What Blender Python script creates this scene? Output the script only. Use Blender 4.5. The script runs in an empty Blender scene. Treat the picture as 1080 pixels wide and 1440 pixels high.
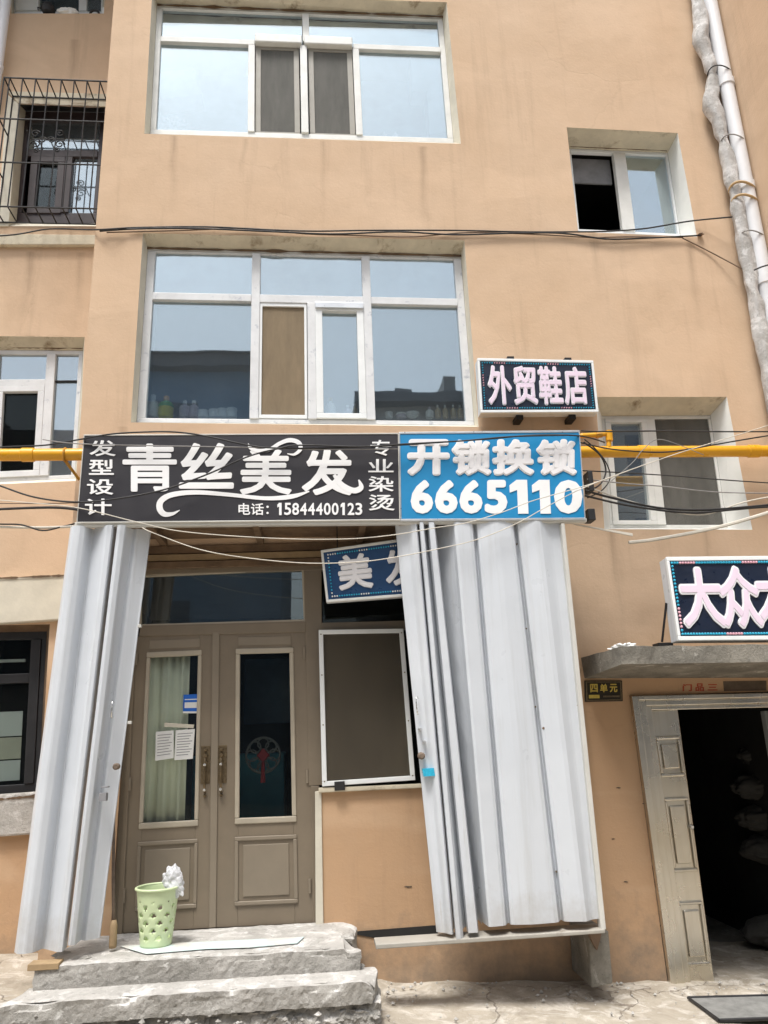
import bpy, bmesh, math, random
from mathutils import Vector, noise
from mathutils.geometry import tessellate_polygon
R = math.radians
random.seed(7)
SC = bpy.context.scene
COL = SC.collection

# ------------------------------------------------------------------ camera
F = 1085.0                                   # focal length in photo pixels (1080 x 1440)
YAW, PITCH, ROLL = R(5.367), R(16.093), R(-2.106)
CAM = Vector((0, -6.0, 1.75))
FW = Vector((math.sin(YAW)*math.cos(PITCH), math.cos(YAW)*math.cos(PITCH), math.sin(PITCH)))
_rt = Vector((math.cos(YAW), -math.sin(YAW), 0)); _up = _rt.cross(FW)
RT = _rt*math.cos(ROLL) + _up*math.sin(ROLL)
UP = -_rt*math.sin(ROLL) + _up*math.cos(ROLL)
cd = bpy.data.cameras.new('camera'); cam = bpy.data.objects.new('camera', cd); COL.objects.link(cam)
from mathutils import Matrix
cam.matrix_world = Matrix(((RT.x, UP.x, -FW.x, CAM.x), (RT.y, UP.y, -FW.y, CAM.y), (RT.z, UP.z, -FW.z, CAM.z), (0, 0, 0, 1)))
cd.sensor_fit = 'VERTICAL'; cd.sensor_height = 36; cd.lens = F/1440*36; cd.clip_end = 500; cd.clip_start = 0.05
SC.camera = cam

# ------------------------------------------------------------------ sky, sun, exposure (bright overcast)
wd = bpy.data.worlds.new('World'); SC.world = wd; wd.use_nodes = True
nt = wd.node_tree; nt.nodes.clear()
SUN_EL, SUN_AZ = R(68), R(205)               # azimuth clockwise from +Y
sky = nt.nodes.new('ShaderNodeTexSky'); sky.sky_type = 'NISHITA'; sky.sun_disc = False
sky.sun_elevation = SUN_EL; sky.sun_rotation = SUN_AZ; sky.dust_density = 4.0; sky.air_density = 1.2; sky.ozone_density = 1.0
hs = nt.nodes.new('ShaderNodeHueSaturation'); hs.inputs['Saturation'].default_value = 0.38
bg = nt.nodes.new('ShaderNodeBackground'); bg.inputs['Strength'].default_value = 0.085
wo = nt.nodes.new('ShaderNodeOutputWorld')
nt.links.new(sky.outputs[0], hs.inputs['Color']); nt.links.new(hs.outputs[0], bg.inputs['Color']); nt.links.new(bg.outputs[0], wo.inputs[0])
sl = bpy.data.lights.new('sun', 'SUN'); sl.energy = 1.5; sl.angle = R(16); sl.color = (1, .97, .92)
so = bpy.data.objects.new('sun', sl); COL.objects.link(so)
sd = Vector((math.sin(SUN_AZ)*math.cos(SUN_EL), math.cos(SUN_AZ)*math.cos(SUN_EL), math.sin(SUN_EL)))
so.rotation_euler = sd.to_track_quat('Z', 'Y').to_euler(); so.location = (0, -10, 20)
vs = SC.view_settings; vs.view_transform = 'Standard'; vs.look = 'None'; vs.gamma = 1; vs.use_curve_mapping = False
vs.exposure = 1.32
SC.cycles.max_bounces = 7; SC.cycles.diffuse_bounces = 3; SC.cycles.glossy_bounces = 4; SC.cycles.transparent_max_bounces = 10; SC.cycles.transmission_bounces = 4

# ------------------------------------------------------------------ photo pixel -> place on a plane
def ray(x, y): return FW + RT*((x-540)/F) - UP*((y-720)/F)
def W(x, y, Y=0.0):
    d = ray(x, y); return CAM + d*((Y-CAM.y)/d.y)
def G(x, y, Z=0.0):
    d = ray(x, y); return CAM + d*((Z-CAM.z)/d.z)
def XZ(x, Y, Z):                              # point at height Z, depth Y that falls on pixel column x
    k = (x-540)/F; a = RT - FW*k
    X = -(a.y*(Y-CAM.y) + a.z*(Z-CAM.z))/a.x + CAM.x
    return Vector((X, Y, Z))

class Quad:
    """a four-cornered piece of a plane; p(u, v, d): u right, v down, d out towards the street"""
    def __init__(s, tl, tr, br, bl):
        s.c = [Vector(a) for a in (tl, tr, br, bl)]
        n = (s.c[1]-s.c[0]).cross(s.c[3]-s.c[0]).normalized()
        s.n = n if n.y < 0 else -n
    def p(s, u, v, d=0.0):
        a = s.c[0].lerp(s.c[1], u); b = s.c[3].lerp(s.c[2], u); return a.lerp(b, v) + s.n*d
def PQ(pts, Y=0.0):
    return Quad(*[W(x, y, Y) for x, y in pts])

# ------------------------------------------------------------------ mesh building
class MB:
    def __init__(s): s.v = []; s.f = []
    def add(s, vs_, fs):
        o = len(s.v); s.v += [Vector(a) for a in vs_]; s.f += [tuple(i+o for i in q) for q in fs]; return s
    def hexa(s, c):                           # 8 corners: front tl,tr,br,bl then back tl,tr,br,bl
        return s.add(c, [(0,3,2,1),(4,5,6,7),(0,1,5,4),(1,2,6,5),(2,3,7,6),(3,0,4,7)])
    def qbox(s, q, u0, u1, v0, v1, d0, d1):
        return s.hexa([q.p(u0,v0,d1),q.p(u1,v0,d1),q.p(u1,v1,d1),q.p(u0,v1,d1),q.p(u0,v0,d0),q.p(u1,v0,d0),q.p(u1,v1,d0),q.p(u0,v1,d0)])
    def box(s, x0, x1, y0, y1, z0, z1):
        return s.hexa([(x0,y0,z1),(x1,y0,z1),(x1,y0,z0),(x0,y0,z0),(x0,y1,z1),(x1,y1,z1),(x1,y1,z0),(x0,y1,z0)])
    def ring(s, q, u0, u1, v0, v1, wu, wv, d0, d1):   # rectangular frame of four butted bars
        s.qbox(q, u0, u1, v0, v0+wv, d0, d1); s.qbox(q, u0, u1, v1-wv, v1, d0, d1)
        s.qbox(q, u0, u0+wu, v0+wv, v1-wv, d0, d1); s.qbox(q, u1-wu, u1, v0+wv, v1-wv, d0, d1); return s
    def tube(s, path, r, n=8, cap=True):
        path = [Vector(a) for a in path]; rs = r if isinstance(r, (list, tuple)) else [r]*len(path)
        o = len(s.v); ref = None
        for i, p in enumerate(path):
            t = (path[min(i+1, len(path)-1)] - path[max(i-1, 0)]).normalized()
            if ref is None: ref = Vector((0,0,1)) if abs(t.z) < .9 else Vector((0,1,0))
            a = (ref - t*ref.dot(t)).normalized(); ref = a; b = t.cross(a)
            for k in range(n):
                an = 2*math.pi*k/n; s.v.append(p + (a*math.cos(an)+b*math.sin(an))*rs[i])
        for i in range(len(path)-1):
            for k in range(n):
                k2 = (k+1) % n; s.f.append((o+i*n+k, o+(i+1)*n+k, o+(i+1)*n+k2, o+i*n+k2))
        if cap:
            s.f.append(tuple(o+k for k in range(n))); s.f.append(tuple(o+(len(path)-1)*n+k for k in reversed(range(n))))
        return s
    def lathe(s, c, prof, n=16, sx=1, sy=1):          # prof: (radius, z)
        c = Vector(c); o = len(s.v)
        for r, z in prof:
            for k in range(n):
                an = 2*math.pi*k/n; s.v.append(c + Vector((r*math.cos(an)*sx, r*math.sin(an)*sy, z)))
        for i in range(len(prof)-1):
            for k in range(n):
                k2 = (k+1) % n; s.f.append((o+i*n+k, o+i*n+k2, o+(i+1)*n+k2, o+(i+1)*n+k))
        s.f.append(tuple(o+k for k in reversed(range(n)))); s.f.append(tuple(o+(len(prof)-1)*n+k for k in range(n)))
        return s
    def slab(s, pts, dvec):                           # prism: polygon swept by a vector
        pts = [Vector(p) for p in pts]; dvec = Vector(dvec); n = len(pts)
        tri = tessellate_polygon([pts])
        s2 = len(s.v); s.v += pts + [p+dvec for p in pts]
        for t in tri: s.f.append(tuple(s2+i for i in t)); s.f.append(tuple(s2+n+i for i in reversed(t)))
        for i in range(n):
            j = (i+1) % n; s.f.append((s2+i, s2+j, s2+n+j, s2+n+i))
        return s
    def build(s, name, m, parent=None, smooth=False, bev=0, seg=2, fix=True):
        off = Vector((0,0,0)) if parent is None else rootloc(parent)
        me = bpy.data.meshes.new(name); me.from_pydata([a-off for a in s.v], [], s.f); me.update()
        if fix:
            bm = bmesh.new(); bm.from_mesh(me); bmesh.ops.recalc_face_normals(bm, faces=bm.faces); bm.to_mesh(me); bm.free()
        me.materials.append(m)
        if smooth: me.shade_smooth()
        o = bpy.data.objects.new(name, me); COL.objects.link(o)
        if parent is not None: o.parent = parent
        if bev:
            b = o.modifiers.new('bevel', 'BEVEL'); b.width = bev; b.segments = seg; b.limit_method = 'ANGLE'; b.angle_limit = R(35)
        if smooth == 'auto':
            me.set_sharp_from_angle(angle=R(35))
        return o
def rootloc(o):
    while o.parent is not None: o = o.parent
    return Vector(o.location)
def thing(name, loc, label, cat, group=None, kind=None):
    o = bpy.data.objects.new(name, None); COL.objects.link(o); o.location = loc; o.empty_display_size = .1
    return tag(o, label, cat, group, kind)
def tag(o, label=None, cat=None, group=None, kind=None):
    if label: o['label'] = label
    if cat: o['category'] = cat
    if group: o['group'] = group
    if kind: o['kind'] = kind
    return o
def crom(pts, n=6):                                   # smooth polyline through points
    pts = [Vector(p) for p in pts]; out = []
    for i in range(len(pts)-1):
        p0 = pts[max(i-1,0)]; p1 = pts[i]; p2 = pts[i+1]; p3 = pts[min(i+2,len(pts)-1)]
        for k in range(n):
            t = k/n; out.append(.5*((2*p1)+(p2-p0)*t+(2*p0-5*p1+4*p2-p3)*t*t+(3*p1-p0-3*p2+p3)*t**3))
    out.append(pts[-1]); return out

# ------------------------------------------------------------------ materials
def srgb(r, g, b):
    f = lambda c: (c/255/12.92) if c/255 <= .04045 else ((c/255+.055)/1.055)**2.4
    return (f(r), f(g), f(b))
class NT:
    def __init__(s, name):
        s.m = bpy.data.materials.new(name); s.m.use_nodes = True; s.t = s.m.node_tree; s.t.nodes.clear()
        s.out = s.n('ShaderNodeOutputMaterial'); s.tc = s.n('ShaderNodeTexCoord').outputs['Object']
    def n(s, k): return s.t.nodes.new(k)
    def l(s, a, b): s.t.links.new(a, b)
    def mapping(s, sc, loc=(0,0,0), rot=(0,0,0)):
        m = s.n('ShaderNodeMapping'); m.inputs['Scale'].default_value = sc; m.inputs['Location'].default_value = loc; m.inputs['Rotation'].default_value = rot
        s.l(s.tc, m.inputs[0]); return m.outputs[0]
    def noise(s, scale, detail=4, rough=.6, vec=None, dist=0):
        n = s.n('ShaderNodeTexNoise'); n.inputs['Scale'].default_value = scale; n.inputs['Detail'].default_value = detail
        n.inputs['Roughness'].default_value = rough; n.inputs['Distortion'].default_value = dist
        s.l(vec if vec is not None else s.tc, n.inputs['Vector']); return n.outputs['Fac']
    def ramp(s, fac, stops):
        r = s.n('ShaderNodeValToRGB'); e = r.color_ramp.elements
        while len(e) < len(stops): e.new(.5)
        for i, (p, c) in enumerate(stops):
            e[i].position = p; e[i].color = (c, c, c, 1) if not isinstance(c, (tuple, list)) else (*c, 1)
        s.l(fac, r.inputs[0]); return r.outputs['Color']
    def mix(s, fac, a, b, mode='MIX'):
        m = s.n('ShaderNodeMix'); m.data_type = 'RGBA'; m.blend_type = mode
        for inp, v in ((m.inputs[0], fac), (m.inputs[6], a), (m.inputs[7], b)):
            if hasattr(v, 'links') or isinstance(v, bpy.types.NodeSocket): s.l(v, inp)
            elif isinstance(v, (tuple, list)): inp.default_value = (*v, 1)
            else: inp.default_value = v
        return m.outputs[2]
    def math(s, op, a, b=0.0):
        m = s.n('ShaderNodeMath'); m.operation = op
        for inp, v in ((m.inputs[0], a), (m.inputs[1], b)):
            if isinstance(v, bpy.types.NodeSocket): s.l(v, inp)
            else: inp.default_value = v
        return m.outputs[0]
    def bump(s, h, strength=.3, dist=.01, prev=None):
        b = s.n('ShaderNodeBump'); b.inputs['Strength'].default_value = strength; b.inputs['Distance'].default_value = dist
        s.l(h, b.inputs['Height'])
        if prev is not None: s.l(prev, b.inputs['Normal'])
        return b.outputs[0]
    def bsdf(s, col, rough=.6, metal=0, normal=None, spec=.5, coat=0):
        b = s.n('ShaderNodeBsdfPrincipled')
        for k, v in (('Base Color', col), ('Roughness', rough), ('Metallic', metal)):
            if isinstance(v, bpy.types.NodeSocket): s.l(v, b.inputs[k])
            else: b.inputs[k].default_value = (*v, 1) if isinstance(v, (tuple, list)) else v
        b.inputs['Specular IOR Level'].default_value = spec
        if coat: b.inputs['Coat Weight'].default_value = coat
        if normal is not None: s.l(normal, b.inputs['Normal'])
        return b.outputs[0]
    def done(s, sh): s.l(sh, s.out.inputs[0]); return s.m

def plain(name, col, rough=.5, metal=0, var=.12, scale=6, bump=.08, bscale=60, dirt=None, dirt_amt=.5, dscale=5, spec=.5, streak=0):
    n = NT(name)
    a = n.noise(scale, 5, .65)
    c = n.mix(n.ramp(a, [(.3, 0.0), (.7, 1.0)]), tuple(x*(1-var) for x in col), tuple(min(1, x*(1+var)) for x in col))
    if dirt:
        d = n.noise(dscale, 8, .7, dist=.4)
        c = n.mix(n.ramp(d, [(1-dirt_amt*.55-.12, 0.0), (1-dirt_amt*.55+.06, 1.0)]), c, dirt)
    if streak:
        st = n.noise(1, 5, .6, n.mapping((14, 14, .7)))
        c = n.mix(n.math('MULTIPLY', n.ramp(st, [(.52, 0.0), (.75, 1.0)]), streak), c, dirt or (.1,.08,.06))
    rr = n.ramp(n.noise(scale*3, 3), [(.3, max(0, rough-.1)), (.7, min(1, rough+.1))])
    nb = n.bump(n.noise(bscale, 4), bump, .004) if bump else None
    return n.done(n.bsdf(c, rr, metal, nb, spec))

def stucco(name, c1, c2, dirt, low=None):
    n = NT(name)
    big = n.noise(.9, 5, .6, dist=.3); mid = n.noise(4.5, 6, .65); hor = n.noise(1, 5, .6, n.mapping((.8, .8, 4.5), (0, 0, 0), (0, .05, 0)))
    c = n.mix(n.ramp(big, [(.32, 0.0), (.68, 1.0)]), c1, c2)
    if low:                                           # more orange wall colour towards the ground, with a noisy upper edge
        sx = n.n('ShaderNodeSeparateXYZ'); n.l(n.tc, sx.inputs[0])
        zf = n.math('ADD', sx.outputs[2], n.math('MULTIPLY', mid, .25))
        c = n.mix(n.ramp(n.math('MULTIPLY', zf, .1), [(.232, 0.0), (.262, 1.0)]), low, c)
    c = n.mix(n.math('MULTIPLY', n.ramp(mid, [(.42, 0.0), (.75, 1.0)]), .22), c, tuple(x*.72 for x in c1))
    c = n.mix(n.math('MULTIPLY', n.ramp(hor, [(.55, 0.0), (.72, 1.0)]), .16), c, tuple(min(1, x*1.16) for x in c2))
    st = n.noise(1, 6, .65, n.mapping((5, 5, .35)))
    c = n.mix(n.math('MULTIPLY', n.ramp(st, [(.55, 0.0), (.80, 1.0)]), .34), c, dirt)
    sp = n.noise(11, 8, .75, dist=.6)
    c = n.mix(n.math('MULTIPLY', n.ramp(sp, [(.69, 0.0), (.76, 1.0)]), .55), c, dirt)
    # repaired plaster in slightly different shades
    pv = n.noise(.55, 3, .5, n.mapping((1, 1, 1.7), (3.1, 0, 1.4)), dist=1.2)
    c = n.mix(n.math('MULTIPLY', n.ramp(pv, [(.50, 0.0), (.58, 1.0)]), .20), c, tuple(min(1, x*1.25) for x in c2))
    # rain runs under sills, brackets and the canopy: (x, top z, half width, length, strength)
    if low:
        sp_ = n.n('ShaderNodeSeparateXYZ'); n.l(n.tc, sp_.inputs[0])
        wob = n.math('MULTIPLY', n.math('SUBTRACT', n.noise(1, 3, .5, n.mapping((2, 2, 1.3))), .5), .16)
        xw = n.math('ADD', sp_.outputs[0], wob); tot = None
        for rx_, rz_, rw_, rl_, ra_ in ((-1.25,7.13,.05,.9,.5),(-.62,7.12,.03,.5,.4),(.12,7.12,.03,.6,.3),(1.05,7.10,.06,1.0,.55),(2.62,6.2,.05,.8,.45),(3.52,6.16,.06,1.1,.55),(-1.55,4.24,.05,.35,.5),(1.42,4.24,.05,.8,.5),(2.45,3.35,.05,.7,.5),(3.25,3.33,.05,.7,.45),(-2.7,6.35,.06,.9,.6),(-2.2,6.35,.05,.7,.55),(-2.45,8.95,.07,1.0,.55),(-2.9,3.8,.06,.5,.5),(2.05,2.2,.04,1.4,.5),(.95,1.05,.03,.5,.35)):
            dx_ = n.math('DIVIDE', n.math('ABSOLUTE', n.math('SUBTRACT', xw, rx_-1.2)), rw_)
            dz_ = n.math('DIVIDE', n.math('SUBTRACT', rz_, sp_.outputs[2]), rl_)
            a_ = n.math('MULTIPLY', n.ramp(dx_, [(0, 1.0), (1, 0.0)]), n.ramp(dz_, [(0, 0.0), (.015, 1.0), (1, 0.0)]))
            a_ = n.math('MULTIPLY', a_, ra_); tot = a_ if tot is None else n.math('MAXIMUM', tot, a_)
        tot = n.math('MULTIPLY', tot, n.ramp(n.noise(1, 6, .7, n.mapping((16, 16, 1.5))), [(.3, .35), (.65, 1.0)]))
        c = n.mix(tot, c, dirt)
    # splashed grime close to the pavement
    s2 = n.n('ShaderNodeSeparateXYZ'); n.l(n.tc, s2.inputs[0])
    gr = n.ramp(n.math('SUBTRACT', n.math('MULTIPLY', n.noise(6, 7, .7), 1.1), n.math('MULTIPLY', s2.outputs[2], .9)), [(.10, 0.0), (.55, 1.0)])
    c = n.mix(n.math('MULTIPLY', gr, .75), c, (.20, .165, .13))
    # hairline cracks
    v = n.n('ShaderNodeTexVoronoi'); v.feature = 'DISTANCE_TO_EDGE'; v.inputs['Scale'].default_value = .55
    wv = n.n('ShaderNodeMapping'); wn = n.n('ShaderNodeTexNoise'); wn.inputs['Scale'].default_value = 3; wn.inputs['Detail'].default_value = 6
    n.l(n.tc, wn.inputs['Vector']); vm = n.n('ShaderNodeVectorMath'); vm.operation = 'MULTIPLY_ADD'
    n.l(wn.outputs['Color'], vm.inputs[0]); vm.inputs[1].default_value = (.35, .35, .35); n.l(n.tc, vm.inputs[2]); n.l(vm.outputs[0], v.inputs['Vector'])
    ck = n.ramp(v.outputs['Distance'], [(0, 1.0), (.006, 0.0)])
    ck = n.math('MULTIPLY', ck, n.ramp(n.noise(.7, 3), [(.5, 0.0), (.6, 1.0)]))
    c = n.mix(n.math('MULTIPLY', ck, .10), c, dirt)
    h = n.math('ADD', n.noise(3.0, 4), n.math('MULTIPLY', n.noise(38, 5, .7), .35))
    h = n.math('ADD', h, n.math('MULTIPLY', hor, .22))
    h = n.math('SUBTRACT', h, n.math('MULTIPLY', ck, .10))
    return n.done(n.bsdf(c, .9, 0, n.bump(h, .35, .018), .2))

def concrete(name, c1, c2, pale, palea=.5):
    n = NT(name)
    c = n.mix(n.ramp(n.noise(3.5, 8, .7, dist=.5), [(.32, 0.0), (.66, 1.0)]), c1, c2)
    c = n.mix(n.ramp(n.noise(7, 7, .7, dist=.8), [(1-palea*.6-.1, 0.0), (1-palea*.6+.06, 1.0)]), c, pale)
    c = n.mix(n.math('MULTIPLY', n.ramp(n.noise(28, 5, .7), [(.55, 0.0), (.7, 1.0)]), .5), c, tuple(x*.5 for x in c1))
    h = n.math('ADD', n.noise(14, 8, .75), n.math('MULTIPLY', n.noise(90, 4), .3))
    return n.done(n.bsdf(c, .93, 0, n.bump(h, .8, .02), .2))

def glassmat(name, tint, refl, rough=.015, ripple=.0, dirt=0.0):
    n = NT(name)
    t = n.n('ShaderNodeBsdfTransparent'); t.inputs[0].default_value = (*tint, 1)
    g = n.n('ShaderNodeBsdfGlossy'); g.inputs['Roughness'].default_value = rough; g.inputs[0].default_value = (.84, .95, 1, 1)
    if ripple: n.l(n.bump(n.noise(1.1, 2), ripple, .02), g.inputs['Normal'])
    lw = n.n('ShaderNodeLayerWeight'); lw.inputs[0].default_value = .25
    f = n.math('ADD', n.math('MULTIPLY', lw.outputs['Fresnel'], .6), refl)
    mx = n.n('ShaderNodeMixShader'); n.l(f, mx.inputs[0]); n.l(t.outputs[0], mx.inputs[1]); n.l(g.outputs[0], mx.inputs[2])
    sh = mx.outputs[0]
    if dirt:
        d = n.n('ShaderNodeBsdfDiffuse'); d.inputs[0].default_value = (.55, .58, .6, 1)
        m2 = n.n('ShaderNodeMixShader'); n.l(n.math('MULTIPLY', n.ramp(n.noise(1.7, 6, .7), [(.3, .3), (.75, 1.0)]), dirt), m2.inputs[0]); n.l(sh, m2.inputs[1]); n.l(d.outputs[0], m2.inputs[2]); sh = m2.outputs[0]
    return n.done(sh)

def meshscreen(name, col, opac):
    n = NT(name)
    t = n.n('ShaderNodeBsdfTransparent'); d = n.bsdf(n.mix(n.noise(1, 6, .7, n.mapping((7, 7, 1.6))), tuple(x*.45 for x in col), tuple(x*1.5 for x in col)), .8)
    w1 = n.n('ShaderNodeTexWave'); w1.inputs['Scale'].default_value = 90; w1.bands_direction = 'X'; n.l(n.tc, w1.inputs[0])
    w2 = n.n('ShaderNodeTexWave'); w2.inputs['Scale'].default_value = 90; w2.bands_direction = 'Z'; n.l(n.tc, w2.inputs[0])
    f = n.math('MAXIMUM', w1.outputs['Fac'], w2.outputs['Fac'])
    f = n.math('ADD', n.math('MULTIPLY', f, .25), opac-.12)
    mx = n.n('ShaderNodeMixShader'); n.l(f, mx.inputs[0]); n.l(t.outputs[0], mx.inputs[1]); n.l(d, mx.inputs[2])
    return n.done(mx.outputs[0])

M = {}
M['wall'] = stucco('tan_stucco', (.585, .418, .280), (.625, .460, .322), (.22, .15, .10), (.50, .325, .195))
M['wall_low'] = stucco('orange_tan_stucco', (.50, .275, .13), (.53, .30, .15), (.20, .125, .07))
M['reveal'] = plain('cream_reveal_paint', (.62, .58, .48), .85, var=.1, scale=5, bump=.3, bscale=40, dirt=(.27, .20, .12), dirt_amt=.42, dscale=6)
M['soffit_cream'] = plain('stained_cream_plaster', (.58, .52, .40), .9, var=.14, scale=5, bump=.4, bscale=30, dirt=(.20, .14, .08), dirt_amt=.62, dscale=4.5)
M['white_reveal'] = plain('white_reveal_paint', (.78, .78, .74), .8, var=.05, scale=4, bump=.2, bscale=30, dirt=(.5, .45, .38), dirt_amt=.25)
M['white_frame'] = plain('white_window_plastic', (.78, .80, .80), .4, var=.05, bump=.03, dirt=(.42, .40, .36), dirt_amt=.34, dscale=9)
M['film_frame'] = plain('white_plastic_with_torn_film', (.68, .69, .70), .42, var=.08, bump=.05, dirt=(.28, .31, .38), dirt_amt=.55, dscale=10)
M['cream_frame'] = plain('cream_window_paint', (.69, .69, .66), .5, var=.09, bump=.08, dirt=(.34, .30, .24), dirt_amt=.38, dscale=9)
M['alu'] = plain('grey_aluminium', (.62, .64, .66), .35, .6, var=.08, bump=.03)
M['dark_frame'] = plain('dark_brown_window_frame', (.045, .032, .034), .45, var=.2, bump=.05)
M['black_frame'] = plain('black_window_frame', (.02, .02, .022), .4, var=.2, bump=.05)
M['glass'] = glassmat('sky_reflecting_glass', (.90, .96, .99), .37, ripple=.04, dirt=.14)
M['glass2'] = glassmat('mirror_tinted_glass', (.92, .97, .99), .27, ripple=.10, dirt=.05)
M['glass_dim'] = glassmat('dim_clear_glass', (.95, .97, .96), .01, ripple=.02, dirt=.015)
M['glass_dark'] = glassmat('dark_clear_glass', (.80, .84, .83), .0, ripple=.02, dirt=.008)
M['glass_transom'] = glassmat('greenish_transom_glass', (.80, .84, .82), .07, ripple=.06, dirt=.05)
M['glass_left'] = glassmat('pale_reflecting_glass', (.8, .84, .88), .32, ripple=.02, dirt=.14)
M['screen_brown'] = meshscreen('brown_insect_mesh', (.24, .18, .11), .8)
M['screen_dark'] = meshscreen('dark_insect_mesh', (.085, .070, .048), .62)
M['screen_grey'] = meshscreen('grey_insect_mesh', (.14, .135, .12), .66)
M['room'] = plain('dim_room_paint', (.42, .43, .43), .9, var=.1, scale=1.5, bump=0)
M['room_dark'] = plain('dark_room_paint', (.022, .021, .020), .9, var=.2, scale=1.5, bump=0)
M['room_pale'] = plain('pale_room_paint', (.40, .44, .47), .9, var=.1, scale=1.0, bump=0)
M['sheet'] = plain('white_painted_metal_sheet', (.63, .655, .685), .33, .0, var=.05, scale=1.3, bump=.10, bscale=5, dirt=(.30, .29, .27), dirt_amt=.36, dscale=2.2, streak=.34)
M['sheet_edge'] = plain('cream_metal_edge', (.58, .57, .53), .45, .0, var=.08, scale=3, bump=.05, dirt=(.28, .22, .15), dirt_amt=.45)
M['rail_grey'] = plain('dusty_grey_rail', (.36, .34, .30), .6, .0, var=.12, scale=4, bump=.1, dirt=(.18, .14, .10), dirt_amt=.5)
M['door'] = plain('taupe_wood_paint', (.205, .165, .118), .42, 0, var=.10, scale=2.5, bump=.06, bscale=70, dirt=(.34, .29, .22), dirt_amt=.32, dscale=7)
M['door_panel'] = plain('taupe_panel_paint', (.235, .195, .145), .5, 0, var=.08, scale=2.5, bump=.06, bscale=90, dirt=(.36, .31, .25), dirt_amt=.3, dscale=7)
M['bead'] = plain('pale_taupe_beading', (.42, .37, .29), .4, 0, var=.1, scale=5, bump=.05)
M['bronze'] = plain('tarnished_bronze', (.20, .15, .09), .35, .85, var=.25, scale=40, bump=.1)
M['chrome'] = plain('worn_chrome', (.7, .7, .68), .25, .9, var=.1, scale=20, bump=0)
M['wood'] = plain('weathered_brown_timber', (.135, .085, .048), .8, 0, var=.35, scale=6, bump=.4, bscale=40, dirt=(.30, .23, .15), dirt_amt=.4, dscale=4)
M['wood_pale'] = plain('bare_pale_timber', (.30, .21, .115), .8, 0, var=.2, scale=9, bump=.3, bscale=50, dirt=(.15, .09, .05), dirt_amt=.35)
M['stick'] = plain('grey_brown_stick', (.16, .12, .09), .85, 0, var=.3, scale=16, bump=.4)
n = NT('brushed_champagne_steel')
_c = n.mix(n.ramp(n.noise(1.6, 3, .5), [(.3, 0.0), (.7, 1.0)]), (.60, .55, .45), (.70, .68, .62))
_c = n.mix(n.math('MULTIPLY', n.ramp(n.noise(1, 4, .6, n.mapping((22, 22, 1.2))), [(.5, 0.0), (.8, 1.0)]), .28), _c, (.42, .36, .26))
_b = n.bump(n.noise(3, 2), .10, .01)
M['brass'] = n.done(n.bsdf(_c, n.ramp(n.noise(3, 3), [(.3, .22), (.7, .34)]), .92, _b))
n = NT('weathered_white_shutter')
_c = n.mix(n.ramp(n.noise(1.2, 5, .6), [(.3, 0.0), (.7, 1.0)]), (.555, .588, .630), (.625, .655, .695))
_c = n.mix(n.math('MULTIPLY', n.ramp(n.noise(1, 6, .65, n.mapping((11, 11, .5))), [(.52, 0.0), (.78, 1.0)]), .45), _c, (.38, .38, .36))
_c = n.mix(n.math('MULTIPLY', n.ramp(n.noise(1, 6, .7, n.mapping((26, 26, 1.1), (7, 2, 0))), [(.66, 0.0), (.74, 1.0)]), .5), _c, (.33, .27, .19))
_s = n.n('ShaderNodeSeparateXYZ'); n.l(n.tc, _s.inputs[0])
_g = n.ramp(n.math('SUBTRACT', n.math('MULTIPLY', n.noise(5, 7, .7), 1.0), n.math('MULTIPLY', _s.outputs[2], 1.1)), [(.15, 0.0), (.62, 1.0)])
_c = n.mix(n.math('MULTIPLY', _g, .6), _c, (.34, .31, .27))
_c = n.mix(n.math('MULTIPLY', n.ramp(n.noise(16, 8, .8, dist=.5), [(.68, 0.0), (.73, 1.0)]), .6), _c, (.27, .24, .20))
M['shutter'] = n.done(n.bsdf(_c, n.ramp(n.noise(4, 4), [(.3, .26), (.7, .46)]), 0, n.bump(n.noise(4, 4, .55), .22, .02), .5))
M['conc'] = concrete('broken_grey_concrete', (.36, .345, .32), (.52, .50, .47), (.68, .665, .64), .68)
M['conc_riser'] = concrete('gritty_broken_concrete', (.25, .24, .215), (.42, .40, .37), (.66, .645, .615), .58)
M['conc_dark'] = concrete('dark_grey_concrete', (.15, .14, .12), (.30, .28, .24), (.66, .64, .58), .52)
n = NT('dusty_cracked_pavement')
_c = n.mix(n.ramp(n.noise(2.2, 8, .7, dist=.5), [(.32, 0.0), (.66, 1.0)]), (.30, .26, .205), (.49, .44, .365))
_c = n.mix(n.ramp(n.noise(5, 8, .72, dist=.9), [(.50, 0.0), (.66, 1.0)]), _c, (.64, .60, .54))
_c = n.mix(n.math('MULTIPLY', n.ramp(n.noise(3.1, 6, .7, n.mapping((1, 1, 1), (5, 3, 0))), [(.56, 0.0), (.70, 1.0)]), .6), _c, (.19, .165, .13))
_v = n.n('ShaderNodeTexVoronoi'); _v.feature = 'DISTANCE_TO_EDGE'; _v.inputs['Scale'].default_value = 1.3
_w = n.n('ShaderNodeTexNoise'); _w.inputs['Scale'].default_value = 4; _w.inputs['Detail'].default_value = 6; n.l(n.tc, _w.inputs['Vector'])
_m = n.n('ShaderNodeVectorMath'); _m.operation = 'MULTIPLY_ADD'; n.l(_w.outputs['Color'], _m.inputs[0]); _m.inputs[1].default_value = (.4, .4, .4); n.l(n.tc, _m.inputs[2]); n.l(_m.outputs[0], _v.inputs['Vector'])
_k = n.ramp(_v.outputs['Distance'], [(0, 1.0), (.009, 0.0)])
_c = n.mix(n.math('MULTIPLY', _k, .42), _c, (.13, .085, .065))
_h = n.math('SUBTRACT', n.math('ADD', n.noise(12, 8, .75), n.math('MULTIPLY', n.noise(80, 4), .35)), n.math('MULTIPLY', _k, .8))
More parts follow.
